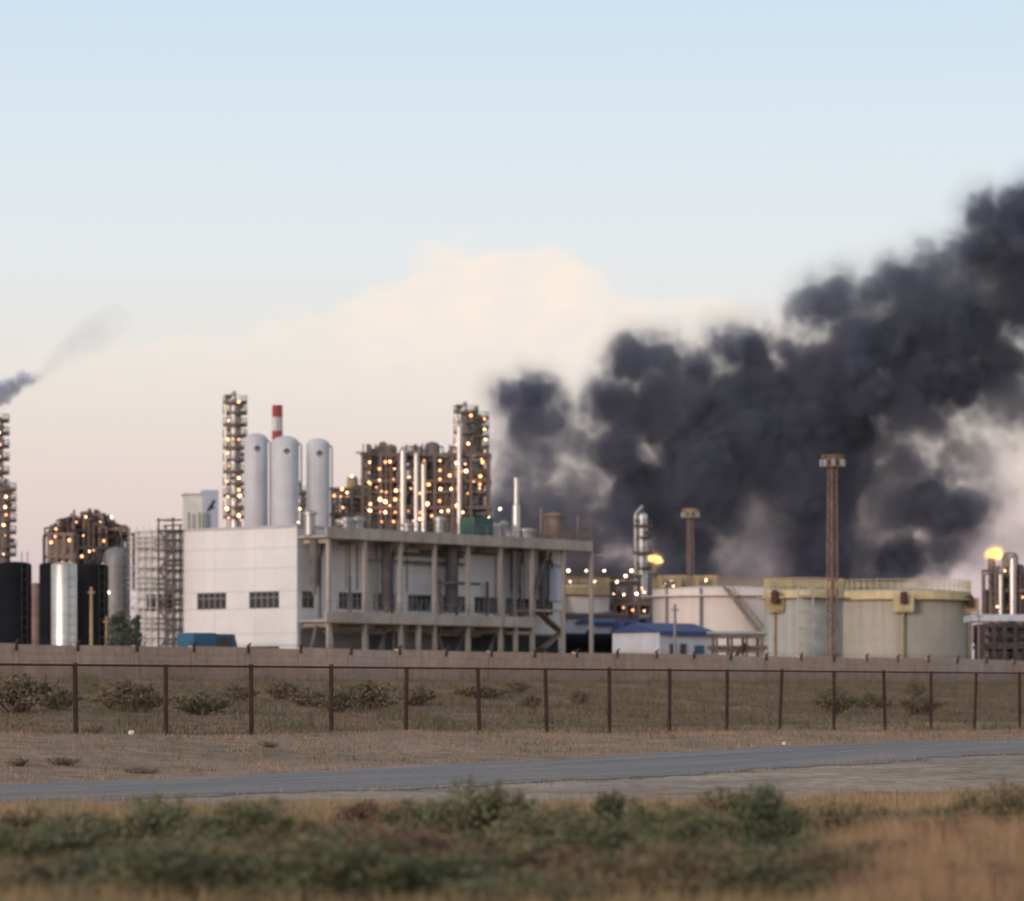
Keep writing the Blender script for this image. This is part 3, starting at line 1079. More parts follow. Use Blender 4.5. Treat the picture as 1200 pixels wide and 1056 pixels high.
L4 = lambda pts: [(380 + x / 5.714, 470 + y / 5.714) for x, y in pts]
build_structure('process_structure', 'wide dark steel structure full of vessels and warm lamps behind the hall', 425, 573, 531, 470, 6, 7, 3.1, nby=1, skip=0.24,
                vessels=((441, 523, 1.1, 'duct'), (457, 519, 0.8, 'brown_steel'), (448, 516, 0.5, 'dark_steel'), (489, 521, 0.6, 'cladding'), (506, 516, 0.95, 'duct'), (520, 536, 0.8, 'brown_steel'), (548, 550, 0.9, 'duct')),
                lamps=L4([(305, 410), (410, 410), (370, 455), (470, 455), (370, 530), (465, 525), (570, 510), (385, 605), (415, 612), (480, 600), (375, 660),
                          (410, 675), (475, 660), (375, 745), (410, 745), (475, 745), (385, 808), (465, 808), (600, 455), (600, 550), (565, 735), (595, 805),
                          (775, 400), (775, 465), (775, 525), (778, 590), (772, 670), (785, 740), (785, 805), (778, 875), (670, 400), (830, 735), (885, 415),
                          (890, 700), (1060, 410), (1040, 585), (1045, 505), (310, 735), (310, 690), (300, 545), (300, 480), (700, 560), (690, 690), (640, 620), (950, 470), (960, 620), (1000, 540), (850, 590), (840, 500), (540, 620), (530, 700), (640, 790), (720, 770), (440, 700), (350, 580)]), crown=(34, lambda t: 12), 
                pipes=((472.5, 529, 0.42, 'silver'), (488, 533, 0.36, 'silver'), (496.5, 545, 0.36, 'silver'), (538.5, 500, 0.34, 'silver')), seed=3)
build_structure('process_structure', 'low steel structure between the vertical tanks and the wide one', 389, 424, 571, 475, 7, 3, 3.0,
                vessels=((412, 556, 0.7, 'ochre'), (418, 566, 1.2, 'duct')),
                lamps=L4([(125, 715), (190, 795), (125, 812), (185, 505), (110, 640), (120, 590)]), seed=5)
build_column('distillation_column', 'dark column with lit platforms topping the wide steel structure', 'column', 546, 480, 486, 0.85,
             (485, 497, 509, 521), [(552, 488), (536, 522), (549, 521), (541, 531)], mat='duct', step=0.8)
build_column('distillation_column', 'shorter green-headed column beside the topmost dark column', 'column', 559.5, 485, 492, 0.8,
             (492, 503, 514, 526, 540), [(568, 504), (569, 516), (568, 492), (555, 536), (568, 530)], mat='green_box', step=0.84)
build_column('distillation_column', 'small lit column between the middle and last vertical tanks', 'column', 352, 573, 470, 0.6,
             (580, 594), [(351, 588), (352, 597), (348, 604)])


# ------------------------------------------------------------------ storage tanks on the far side
def build_tank(label, x0, x1, ytop, Z, mat, rim, group=None, rail='yellow', stair=None, rimh=0.9, boxes=(), pipes=()):
    r = (x1 - x0) / 2 * Z / F
    X = PX((x0 + x1) / 2, Z)
    root = thing('storage_tank', label, 'tank', (X, Z, G), 0, group)
    Ht = PZ(ytop, Z - r * 0.6) - G
    MB().lathe([(r, 0), (r, Ht)], 72).build('shell', mat, root)
    MB().lathe([(0.01, Ht + r * 0.06), (r * 0.5, Ht + r * 0.045), (r + 0.05, Ht)], 72).build('roof', mat, root)
    for k in range(1, 6):
        zz = Ht * k / 6
        MB().lathe([(r, zz - 0.03), (r + 0.02, zz - 0.02), (r + 0.02, zz + 0.02), (r, zz + 0.03)], 72).build('weld_band', mat, root)
    MB().lathe([(r + 0.02, Ht - rimh), (r + 0.10, Ht - rimh), (r + 0.10, Ht), (r + 0.02, Ht)], 72).build('rim', rim, root)
    MB().lathe([(r + 0.1, Ht - rimh - 0.12), (r + 0.75, Ht - rimh - 0.12), (r + 0.75, Ht - rimh), (r + 0.1, Ht - rimh)], 72).build('walkway', rim, root, 0)
    g = MB()
    nn = 64
    for i in range(nn):
        t = 2 * math.pi * i / nn
        g.bar((r * math.cos(t), r * math.sin(t), Ht), (r * math.cos(t), r * math.sin(t), Ht + 1.1), 0.06)
    for zz in (0.5, 0.8, 1.1):
        g.lathe([(r - 0.03, Ht + zz - 0.03), (r + 0.03, Ht + zz - 0.03), (r + 0.03, Ht + zz + 0.03), (r - 0.03, Ht + zz + 0.03), (r - 0.03, Ht + zz - 0.03)], nn)
    g.build('guard_rail', rail, root, 0)
    if stair:
        a0, a1, mt = stair
        n = 46
        st = MB()
        hr = MB()
        prev = None
        for i in range(n):
            t = a0 + (a1 - a0) * i / (n - 1)
            z = 0.3 + (Ht - 0.2) * i / (n - 1)
            p0, p1 = (r + 0.12), (r + 1.0)
            st.bar((p0 * math.cos(t), p0 * math.sin(t), z), (p1 * math.cos(t), p1 * math.sin(t), z), 0.34, 0.07)
            q = Vector((p1 * math.cos(t), p1 * math.sin(t), z))
            if prev is not None:
                hr.bar(prev, q, 0.10, 0.28)
                hr.bar(prev + Vector((0, 0, 1.05)), q + Vector((0, 0, 1.05)), 0.08)
            if i % 3 == 0:
                hr.bar(q, q + Vector((0, 0, 1.05)), 0.06)
            prev = q
        s = st.build('stair', mt, root, 0)
        hr.build('hand_rail', mt, s, 0)
    for bx_, w, z0, z1, mt in boxes:                     # balconies with foam chambers hung on the rim
        xx = PX(bx_, Z) - X
        yy = -math.sqrt(max(r * r - xx * xx, 0))
        b = MB().box(xx - w / 2, xx + w / 2, yy - 1.1, yy - 0.15, z0, z0 + 0.15)
        for s in (-1, 1):
            b.box(xx + s * w / 2 - 0.06, xx + s * w / 2 + 0.06, yy - 1.1, yy - 0.9, z0 + 0.16, z1)
        b.box(xx - w / 2, xx + w / 2, yy - 1.12, yy - 1.05, z1 - 0.12, z1)
        b.box(xx - w / 2 + 0.07, xx + w / 2 - 0.07, yy - 1.09, yy - 1.05, z0 + 0.2, z1 - 0.3)
        bo = b.build('balcony', mt, root, 0)
        MB().lathe([(0.01, z1 - 0.9), (0.36, z1 - 0.9), (0.36, z1 + 0.2), (0.01, z1 + 0.35)], 12, (xx, yy - 1.35)).build('foam_chamber', 'rust', bo)
        MB().tube([(xx, yy - 0.4, 0), (xx, yy - 0.4, z0)], 0.14, 8).build('pipe', 'ochre', bo)
    for p in pipes:
        xx = PX(p, Z) - X
        yy = -math.sqrt(max(r * r - xx * xx, 0)) - 0.35
        MB().cyl((xx, yy, 0), (xx, yy, Ht), 0.13, n=8).build('pipe', 'grey_steel', root)
    return root


GT = 'storage tanks'
HB = PZ(672, 372) - G
build_tank('wide beige-grey storage tank with yellow rim and yellow balcony', 968, 1137, 693, 385, 'tank_beige', 'yellow', GT, rimh=0.75,
           boxes=((1049, 1.9, 7.5, 9.2, 'yellow'), (1131, 1.8, 7.4, 9.0, 'ochre')), stair=None)
build_tank('grey-green storage tank with ladder landings next to the tall brown mast', 896, 988, 692, 352, 'tank_grey', 'yellow', GT, rimh=0.6,
           boxes=((905, 1.6, 6.8, 8.5, 'ochre'),), stair=None)
build_tank('large pinkish white storage tank with a diagonal outside stair', 765, 927, 690, 410, 'tank_white', 'tank_white', GT, rail='ochre', rimh=0.7,
           stair=(-0.55, -1.60, 'brown_steel'), pipes=(779, 817))
build_tank('white storage tank partly hidden by the end of the hall gallery', 626, 714, 688, 440, 'tank_white', 'ochre', GT, rail='ochre', rimh=0.8,
           stair=(-1.3, -1.9, 'ochre'))


def build_tank_ladder():
    Z = 346
    root = thing('stair_tower', 'narrow stair tower of short landings against the grey-green tank', 'stair tower', (PX(936, Z), Z, G))
    W = 17 * Z / F
    Ht = PZ(688, Z) - G
    for x in (0, W):
        for y in (0, 0.9):
            MB().cyl((x, y, 0), (x, y, Ht), 0.06, n=6).build('upright', 'tank_grey', root)
    k = 0
    z = 0.9
    while z < Ht:
        MB().box(0, W, 0, 0.9, z, z + 0.12).build('landing', 'ochre', root, 0)
        a, b = (0.1, W - 0.1) if k % 2 else (W - 0.1, 0.1)
        MB().bar((a, 0.3, z), (b, 0.3, min(z + 1.45, Ht)), 0.45, 0.09).build('stair', 'tank_grey', root, 0)
        MB().bar((0, 0, z + 1.0), (W, 0, z + 1.0), 0.06).build('guard_rail', 'ochre', root, 0)
        z += 1.45
        k += 1


build_tank_ladder()


# ------------------------------------------------------------------ floodlight masts, lamp poles
def build_mast(label, x, ytop, Z, w, headw, headh, mat, headmat):
    root = thing('floodlight_mast', label, 'mast', (PX(x, Z), Z, G), math.radians(33), 'floodlight masts')
    Ht = PZ(ytop, Z) - G
    b, t = w / 2 * 1.25, w / 2 * 0.9
    for sx, sy in ((1, 1), (1, -1), (-1, 1), (-1, -1)):
        MB().bar((sx * b, sy * b, 0), (sx * t, sy * t, Ht - headh), w * 0.17).build('leg', mat, root, 0)
    n = int((Ht - headh) / (w * 1.15))
    lat = MB()
    for k in range(n):
        z0, z1 = (Ht - headh) * k / n, (Ht - headh) * (k + 1) / n
        for a in range(4):
            c0 = ((1, 1), (1, -1), (-1, -1), (-1, 1))[a]
            c1 = ((1, -1), (-1, -1), (-1, 1), (1, 1))[a]
            f0, f1 = b + (t - b) * k / n, b + (t - b) * (k + 1) / n
            p, q = ((c0, c1) if (k + a) % 2 else (c1, c0))
            lat.bar((p[0] * f0, p[1] * f0, z0), (q[0] * f1, q[1] * f1, z1), w * 0.10)
            lat.bar((c0[0] * f1, c0[1] * f1, z1), (c1[0] * f1, c1[1] * f1, z1), w * 0.09)
    lat.build('lattice', mat, root, 0)
    MB().box(-t * 0.34, t * 0.34, -t * 0.34, t * 0.34, 0.2, Ht - headh).build('ladder_shaft', mat, root, 0)
    z = Ht - headh
    MB().lathe([(0.02, z), (headw / 2, z), (headw / 2, z + 0.14), (0.02, z + 0.14)], 12).build('platform', headmat, root, 0)
    g = MB()
    for i in range(12):
        a = i * math.pi / 6
        g.bar((headw / 2 * math.cos(a), headw / 2 * math.sin(a), z), (headw / 2 * math.cos(a), headw / 2 * math.sin(a), z + 1.0), 0.07)
    g.lathe([(headw / 2 - 0.04, z + 0.95), (headw / 2 + 0.04, z + 0.95), (headw / 2 + 0.04, z + 1.03), (headw / 2 - 0.04, z + 1.03)], 12)
    g.build('guard_rail', headmat, root, 0)
    for i in range(8):
        a = i * math.pi / 4 + 0.2
        p = Vector((headw / 2 * 0.98 * math.cos(a), headw / 2 * 0.98 * math.sin(a), z + 0.35))
        fl = MB().bar(p - Vector((0, 0, 0.28)), p + Vector((0, 0, 0.3)), 0.36, 0.24)
        fl.build('floodlight', 'cladding', root, 0)
    MB().lathe([(headw * 0.26, z + 0.15), (headw * 0.32, z + headh * 0.8), (0.02, z + headh)], 10).build('cap', headmat, root)
    return root


build_mast('tall brown lattice mast with a round floodlight head before the tanks', 975.5, 534, 332, 0.58, 1.85, 1.0, 'mast_steel', 'mast_head')
build_mast('smaller ochre lattice mast with floodlights behind the pinkish white tank', 809, 596, 445, 0.52, 1.8, 1.1, 'brown_steel', 'ochre')


def build_pole(label, x, ytop, Z, mat, r=0.13, arm=True):
    root = thing('lamp_pole', label, 'pole', (PX(x, Z), Z, G), 0, 'lamp poles in the plant')
    Ht = PZ(ytop, Z) - G
    MB().cyl((0, 0, 0), (0, 0, Ht), r, r * 0.75, 10).build('shaft', mat, root)
    if arm:
        MB().tube([(0, 0, Ht - 0.1), (0.4, -0.2, Ht + 0.1), (0.8, -0.4, Ht + 0.1)], 0.05, 6).build('arm', mat, root)
        MB().bar((0.7, -0.35, Ht + 0.1), (1.15, -0.57, Ht + 0.1), 0.22, 0.13).build('lamp_head', 'grey_steel', root, 0)
    else:
        MB().box(-0.3, 0.3, -0.06, 0.06, Ht - 0.5, Ht - 0.38).build('cross_arm', mat, root, 0)
    return root


build_pole('ochre pole in front of the black tanks', 107, 688, 318, 'ochre', 0.16, False)
build_pole('short pole beside the domed vessel and the bushes', 125, 722, 300, 'ochre', 0.13, False)
build_pole('grey lamp pole between the hall end and the white shed', 694, 652, 340, 'grey_steel', 0.13)
build_pole('grey lamp pole in front of the blue-roofed shed', 791, 708, 300, 'grey_steel', 0.14, False)
build_pole('thin pole at the end of the beige-grey tank', 1147, 716, 315, 'grey_steel', 0.08, False)


# ------------------------------------------------------------------ sheds, wagons, truck, pipe rack
def build_shed(label, x0, x1, yt, Z, depth, wall, roof, rise, rz, wins=(), door=None, over=0.3):
    d = (math.cos(rz), math.sin(rz))
    O = (PX(x0, Z), Z)
    Ln = on_line(x1, O, d)
    root = thing('shed', label, 'building', (O[0], O[1], G), rz)
    H_ = PZ(yt, Z) - G - rise
    MB().box(0, Ln, 0, depth, 0, H_).build('wall', wall, root, 0)
    m = MB()
    m.add([(-over, -over, H_ + 0.01), (Ln + over, -over, H_ + 0.01), (Ln + over, depth + over, H_ + 0.01), (-over, depth + over, H_ + 0.01),
           (-over, depth / 2, H_ + rise), (Ln + over, depth / 2, H_ + rise)],
          [(0, 1, 5, 4), (2, 3, 4, 5), (0, 4, 3), (1, 2, 5), (3, 2, 1, 0)])
    m.box(-over, Ln + over, -over - 0.06, -over, H_ - 0.3, H_ + 0.1)
    m.build('roof', roof, root, 0)
    for i in range(1, int(Ln / 2.5)):
        MB().box(i * 2.5 - 0.05, i * 2.5 + 0.05, -0.03, 0.0, 0.05, H_ - 0.05).build('joint_cover', wall, root, 0)
    for w0, w1, z0, z1 in wins:
        wn = MB().box(w0, w1, -0.05, -0.03, z0, z1).build('window', 'glass', root, 0)
        fr = MB()
        fr.box(w0 - 0.08, w1 + 0.08, -0.08, -0.052, z0 - 0.08, z0)
        fr.box(w0 - 0.08, w1 + 0.08, -0.08, -0.052, z1, z1 + 0.08)
        fr.box(w0 - 0.08, w0, -0.08, -0.052, z0, z1)
        fr.box(w1, w1 + 0.08, -0.08, -0.052, z0, z1)
        fr.build('frame', 'frame_paint', wn, 0)
    if door:
        w0, w1, z1 = door
        dr = MB().box(w0, w1, -0.09, -0.032, 0.1, z1).build('door', 'blue', root, 0)
        MB().box(w1 - 0.25, w1 - 0.15, -0.14, -0.092, 1.0, 1.2).build('handle', 'grey_steel', dr, 0)
    return root


build_shed('white shed with a dark blue sloping roof below the pinkish white tank', 773, 838, 729, 378, 7, 'shed_white', 'roof_blue', 1.0, math.radians(40),
           wins=((1.3, 2.1, 2.9, 4.4), (2.7, 3.5, 2.9, 4.4)), door=(4.6, 5.9, 4.3))
build_shed('long pale shed with brown roof edge behind the dark tank wagons', 640, 733, 715, 432, 8, 'shed_white', 'brown_roof', 0.6, math.radians(20))
build_shed('low flat pale shed with blue roof edge next to the long shed', 698, 737, 724, 426, 5, 'shed_white', 'roof_blue', 0.6, math.radians(25))
build_shed('dark blue roofed block joining the white shed', 733, 775, 725, 412, 6, 'grey_steel', 'roof_blue', 1.6, math.radians(12))


def build_wagon(label, x0, x1, ytop, ybot, Z, rz):
    d = (math.cos(rz), math.sin(rz))
    O = (PX(x0, Z), Z)
    Ln = on_line(x1, O, d)
    r = (ybot - ytop) / 2 * Z / F
    zc = PZ((ytop + ybot) / 2, Z) - G
    root = thing('tank_wagon', label, 'tank wagon', (O[0], O[1], G), rz, 'dark tank wagons behind the wall')
    m = MB()
    m.cyl((0.3, 0, zc), (Ln - 0.3, 0, zc), r, n=24, caps=False)
    for s, x in ((-1, 0.3), (1, Ln - 0.3)):
        m.cyl((x, 0, zc), (x + s * 0.3, 0, zc), r, r * 0.7, 24, True)
    m.build('barrel', 'black_tank', root)
    MB().cyl((Ln / 2, 0, zc + r * 0.9), (Ln / 2, 0, zc + r + 0.35), 0.35, n=12).build('dome', 'black_tank', root)
    MB().box(0, Ln, -1.2, 1.2, zc - r - 0.3, zc - r - 0.02).build('underframe', 'dark_iron', root, 0)
    for x in (0.9, 2.0, Ln - 2.0, Ln - 0.9):
        for y in (-0.85, 0.85):
            MB().cyl((x, y - 0.07, 0.47), (x, y + 0.07, 0.47), 0.46, n=16).build('wheel', 'dark_iron', root)
    for x in (1.45, Ln - 1.45):
        MB().box(x - 1.0, x + 1.0, -1.05, 1.05, 0.7, zc - r - 0.31).build('bogie', 'dark_iron', root, 0)
    return root


build_wagon('black tank wagon in front of the dark blue roofed block', 731, 775, 730, 756, 404, math.radians(14))
build_wagon('long black tank wagon seen under the end of the gallery', 652, 729, 742, 766, 412, math.radians(16))


def build_truck():
    Z = 241
    root = thing('truck', 'small blue box truck parked behind the wall by the white hall', 'truck', (PX(227, Z), Z, G), math.radians(38))
    Ln = 2.95
    MB().box(0, Ln * 0.58, 0, 1.9, 0.85, PZ(741.5, Z) - G).build('cargo_box', 'blue', root, 0)
    m = MB()
    x0, x1, zt = Ln * 0.6, Ln, PZ(742.5, Z) - G
    m.add([(x0, 0.03, 0.6), (x1 + 0.5, 0.03, 0.6), (x1 + 0.5, 0.03, 1.6), (x1 + 0.15, 0.03, zt), (x0, 0.03, zt),
           (x0, 1.85, 0.6), (x1 + 0.5, 1.85, 0.6), (x1 + 0.5, 1.85, 1.6), (x1 + 0.15, 1.85, zt), (x0, 1.85, zt)],
          [(0, 1, 2, 3, 4), (9, 8, 7, 6, 5), (0, 5, 6, 1), (1, 6, 7, 2), (2, 7, 8, 3), (3, 8, 9, 4), (4, 9, 5, 0)])
    m.build('cab', 'blue', root, 0)
    MB().box(x0 + 0.12, x1 - 0.05, 0.0, 0.02, 1.55, zt - 0.15).build('side_window', 'glass', root, 0)
    MB().add([(x1 + 0.505, 0.15, 1.62), (x1 + 0.505, 1.7, 1.62), (x1 + 0.175, 1.7, zt - 0.1), (x1 + 0.175, 0.15, zt - 0.1)], [(0, 1, 2, 3)]).build('windscreen', 'glass', root, 0)
    MB().box(-0.05, x1 + 0.45, 0.25, 1.65, 0.5, 0.72).build('chassis', 'dark_iron', root, 0)
    for x in (0.6, x1 - 0.05):
        for y in (0.05, 1.65):
            w = MB().cyl((x, y, 0.4), (x, y + 0.22, 0.4), 0.4, n=20).build('wheel', 'rubber', root)
            MB().cyl((x, y - 0.02, 0.4), (x, y + 0.24, 0.4), 0.2, n=12).build('rim', 'grey_steel', w)


build_truck()


def build_rack(label, x0, x1, yt, Z, nb, mat, pipes, dark=False):
    root = thing('pipe_rack', label, 'pipe rack', (PX(x0, Z), Z, G), math.radians(6), 'pipe racks by the tanks')
    W = (x1 - x0) * Z / F
    H_ = PZ(yt, Z) - G
    for i in range(nb + 1):
        for y in (0, 2.0):
            MB().box(W * i / nb - 0.1, W * i / nb + 0.1, y - 0.1, y + 0.1, 0, H_).build('post', mat, root, 0)
    for z in (H_, H_ * 0.72, H_ * 0.42):
        MB().box(-0.2, W + 0.2, -0.1, 2.1, z - 0.2, z).build('beam_level', mat, root, 0)
    for i in range(pipes):
        y = 0.2 + 1.6 * i / max(1, pipes - 1)
        z = H_ + 0.22 if i % 2 else H_ * 0.72 + 0.2
        MB().cyl((-0.6, y, z), (W + 0.6, y, z), 0.18, n=10).build('pipe', 'cladding' if i % 2 else mat, root)
    MB().bar((W * 0.2, -0.15, H_ * 0.3), (W * 0.62, -0.15, H_ * 0.85), 0.5, 0.3).build('chute', 'dark_iron', root, 0)
    return root


build_rack('dark pipe rack between the white shed and the grey-green tank', 840, 893, 745, 330, 3, 'dark_steel', 4)


# ------------------------------------------------------------------ lit plant to the right of the hall
build_structure('process_structure', 'low lamp-lit steel rack between the hall and the silver column', 664, 750, 673, 500, 5, 6, 3.4, lampk='lamp_white',
                lamps=[(666, 669), (687, 669), (708, 669), (733, 675), (740, 669), (697, 682), (723, 682), (668, 682), (719, 696), (731, 697), (746, 696), (755, 694)],
                seed=9, skip=0.3, lamp_s=0.8)
build_structure('process_structure', 'dark squat structure below the silver column', 720, 763, 706, 440, 6, 3, 2.6, seed=12, mat='dark_steel', lamps=[(755, 716)], crown=(16, lambda t: 8))
build_column('distillation_column', 'bright silver column standing against the black smoke', 'column', 753, 601, 520, 0.62, (618, 632, 650, 668),
             [(751, 690)], mat='silver', yside=1)
build_structure('process_structure', 'small lamp-lit frame left of the ochre mast behind the white tank', 774, 838, 674, 470, 4, 3, 6.0, mat='ochre', seed=21, skip=0.6,
                lamps=[(777, 687), (787, 681), (789, 687), (780, 684)], lampk='lamp_white', lamp_s=0.7)
build_structure('process_structure', 'slim lit tower block at the far end beside the flare', 1161, 1206, 690, 420, 5, 3, 3.0, seed=31,
                vessels=((1186, 646, 0.9, 'brown_steel'), (1178, 664, 0.5, 'cladding'), (1196, 660, 0.7, 'duct')),
                pipes=((1186, 655, 0.4, 'silver'), (1172, 674, 0.25, 'silver')),
                lamps=[(1177, 669), (1172, 676), (1168, 711), (1184, 672), (1198, 700)], lampk='lamp_warm', lamp_s=0.7, crown=(30, lambda t: 28))
build_structure('process_structure', 'dark pipework structure with pale flat roof at the far end', 1152, 1215, 731, 340, 5, 5, 2.0, seed=33, mat='furnace_steel', skip=0.0, crown=(24, lambda t: 4))
rf = MB().box(PX(1140, 345), PX(1215, 345), 345, 352, PZ(728, 345), PZ(720, 345)).build('flat_canopy', 'shed_white', None, 0)
tag(rf, 'flat pale canopy roof above the dark pipework at the far end', 'canopy')
for x in (1142, 1176, 1212):
    MB().box(PX(x, 345) - 0.12, PX(x, 345) + 0.12, 348, 348.3, G, PZ(728, 345)).build('post', 'grey_steel', rf, 0)


# ------------------------------------------------------------------ flares
def flame_mat():
    m = bpy.data.materials.new('flame')
    m.use_nodes = True
    nt = m.node_tree
    nt.nodes.clear()
    N, L = nt.nodes, nt.links
    o = N.new('ShaderNodeOutputMaterial')
    e = N.new('ShaderNodeEmission')
    g = N.new('ShaderNodeNewGeometry')
    n = N.new('ShaderNodeTexNoise')
    n.inputs['Scale'].default_value = 0.8
    L.new(g.outputs['Position'], n.inputs['Vector'])
    r = N.new('ShaderNodeValToRGB')
    r.color_ramp.elements[0].position, r.color_ramp.elements[0].color = 0.36, (1.0, 0.46, 0.08, 1)
    r.color_ramp.elements[1].position, r.color_ramp.elements[1].color = 0.56, (1.0, 0.80, 0.26, 1)
    L.new(n.outputs[0], r.inputs[0])
    L.new(r.outputs[0], e.inputs[0])
    e.inputs[1].default_value = 1.8
    L.new(e.outputs[0], o.inputs[0])
    M['flame'] = m


flame_mat()


FLAMES = []


def build_flare(label, flabel, x, ytip, Z, blobs):
    root = thing('flare_stack', label, 'flare stack', (PX(x, Z), Z, G), 0, 'flare stacks')
    H_ = PZ(ytip, Z) - G
    MB().lathe([(0.01, 0), (0.45, 0), (0.32, H_ - 1.5), (0.32, H_ - 1.4), (0.45, H_ - 1.3), (0.45, H_), (0.3, H_)], 16).build('shaft', 'brown_steel', root)
    MB().lathe([(0.46, H_ - 1.6), (1.2, H_ - 1.6), (1.2, H_ - 1.45), (0.46, H_ - 1.45)], 12).build('platform', 'dark_steel', root, 0)
    for a in range(3):
        t = a * 2.094 + 0.5
        MB().cyl((0.3 * math.cos(t), 0.3 * math.sin(t), H_ * 0.7), (8 * math.cos(t), 8 * math.sin(t), 0), 0.03, n=4).build('guy_wire', 'dark_steel', root)
    m = MB()
    rr = random.Random(int(x))
    for bx_, by_, br in blobs:
        r = br * Z / F
        cx, cz = PX(bx_, Z), PZ(by_, Z)
        pr = [(r * math.sin(math.pi * k / 8) * (1 + 0.12 * math.sin(k * 2.3 + bx_)), cz - r * 0.85 * math.cos(math.pi * k / 8)) for k in range(9)]
        m.lathe(pr, 14, (cx, Z + rr.uniform(-0.2, 0.2)))
    f = m.build('flame', 'flame', None, 180)
    tag(f, flabel, 'flame', 'flare flames')
    FLAMES.append((f, [(b[0] - 1.5, b[1] + 0.5, b[2] * 1.9) for b in blobs], Z))


build_flare('slim flare stack at the far end beside the tower block', 'large yellow flame blown sideways at the far end', 1162, 654, 440,
            [(1164, 650, 5.6), (1168, 648, 5.6), (1160, 648, 3.6), (1172, 651, 3.6), (1166, 645, 3.4)])
build_flare('slim flare stack just beyond the silver column', 'small double yellow flame beside the silver column', 767, 660, 540,
            [(763, 654, 3.6), (771, 656, 4.4), (767, 653, 2.6), (775, 658, 2.2)])


# ------------------------------------------------------------------ tanks and furnace block at the near end
def build_vert_tank(label, x0, x1, yt, Z, mat, dome=0.12, extra=True):
    r = (x1 - x0) / 2 * Z / F
    root = thing('vertical_tank', label, 'tank', (PX((x0 + x1) / 2, Z), Z, G), 0, 'upright tanks at the plant edge')
    H_ = PZ(yt, Z) - G
    MB().lathe([(r, 0), (r, H_ - r * dome * 2), (r * 0.93, H_ - r * dome), (r * 0.6, H_ - r * dome * 0.3), (0.01, H_)], 40).build('shell', mat, root)
    for k in range(1, 7):
        zz = H_ * k / 7
        MB().lathe([(r, zz - 0.04), (r + 0.03, zz - 0.03), (r + 0.03, zz + 0.03), (r, zz + 0.04)], 40).build('weld_band', mat, root)
    if extra:
        lad = MB()
        for s in (-0.25, 0.25):
            lad.bar((r * 0.7 + s, -r * 0.75 - 0.15, 0), (r * 0.7 + s, -r * 0.75 - 0.15, H_ + 0.8), 0.06)
        for k in range(int(H_ / 0.8)):
            lad.bar((r * 0.7 - 0.25, -r * 0.75 - 0.15, k * 0.8 + 0.3), (r * 0.7 + 0.25, -r * 0.75 - 0.15, k * 0.8 + 0.3), 0.05)
        lad.build('ladder', 'dark_iron' if mat == 'black_tank' else 'grey_steel', root, 0)
    return root


build_vert_tank('black upright tank at the very edge of the picture', -3, 37, 658, 330, 'black_tank')
build_vert_tank('black upright tank half hidden behind the shiny silver one', 46, 78, 659, 345, 'black_tank')
build_vert_tank('shiny silver upright tank standing between black ones', 60, 90, 659, 322, 'silver')
build_vert_tank('black upright tank just past the shiny silver one', 89, 127, 660, 336, 'black_tank')
build_vert_tank('dull brownish slim tank in the gap between the black ones', 36, 47, 683, 350, 'mast_steel', extra=False)
v = build_vert_tank('tall purplish grey vessel with a rounded top beside the furnace block', 121, 152, 641, 398, 'grey_steel', dome=0.5)
for lx, ly in ((122, 662), (129, 695), (124, 715)):
    lamp(v, (PX(lx, 398) - PX(136.5, 398), -1.8, PZ(ly, 398) - G), 0.75, 'lamp_white')
build_structure('process_structure', 'dense dark furnace structure behind the upright tanks', 60, 141, 640, 430, 9, 6, 2.6, seed=41, crown=(190, lambda t: 4 + 40 * math.sin(math.pi * min(1.0, 0.10 + 0.84 * t)) ** 0.6), mat='furnace_steel', skip=0.0,
                vessels=((95, 616, 1.6, 'furnace_steel'), (112, 612, 1.4, 'furnace_steel'), (127, 622, 1.5, 'dark_steel'), (80, 628, 1.0, 'furnace_steel')),
                lamps=[(66, 620), (83, 661), (90, 612), (101, 606), (118, 612), (131, 606), (78, 640), (110, 645), (72, 648), (98, 628), (122, 634)], lampk='lamp_warm', lamp_s=0.6)
build_structure('process_structure', 'shorter open frame in front of the furnace structure', 57, 84, 624, 415, 5, 3, 2.5, seed=43, mat='brown_steel', lamps=[(65, 629)], lamp_s=0.8)
build_column('distillation_column', 'tall lamp-studded column cut by the edge of the picture', 'column', -4, 488, 470, 0.85, (495, 510, 525, 540, 556, 572, 588, 604, 620, 640),
             [(1, 497), (1, 508), (2, 522), (1, 536), (2, 550), (1, 562)])
build_column('distillation_column', 'shorter lamp-studded column near the edge of the picture', 'column', 6, 570, 450, 0.6, (576, 588, 600, 612, 626, 642, 652),
             [(9, 583), (8, 595), (9, 604), (6, 616), (8, 628), (6, 650)], mat='duct')


# ------------------------------------------------------------------ plants
def set_tint(me, cols):
    a = me.color_attributes.new('tint', 'FLOAT_COLOR', 'POINT')
    a.data.foreach_set('color', np.concatenate([cols, np.ones((len(cols), 1))], 1).astype(np.float32).ravel())


def tri_mesh(name, P, faces, cols, mat):
    me = bpy.data.meshes.new(name)
    nf, k = faces.shape
    me.vertices.add(len(P))
    me.vertices.foreach_set('co', P.astype(np.float32).ravel())
    me.loops.add(nf * k)
    me.loops.foreach_set('vertex_index', faces.astype(np.int32).ravel())
    me.polygons.add(nf)
    me.polygons.foreach_set('loop_start', np.arange(0, nf * k, k, dtype=np.int32))
    me.polygons.foreach_set('loop_total', np.full(nf, k, dtype=np.int32))
    me.update(calc_edges=True)
    set_tint(me, cols)
    me.materials.append(M[mat])
    return me


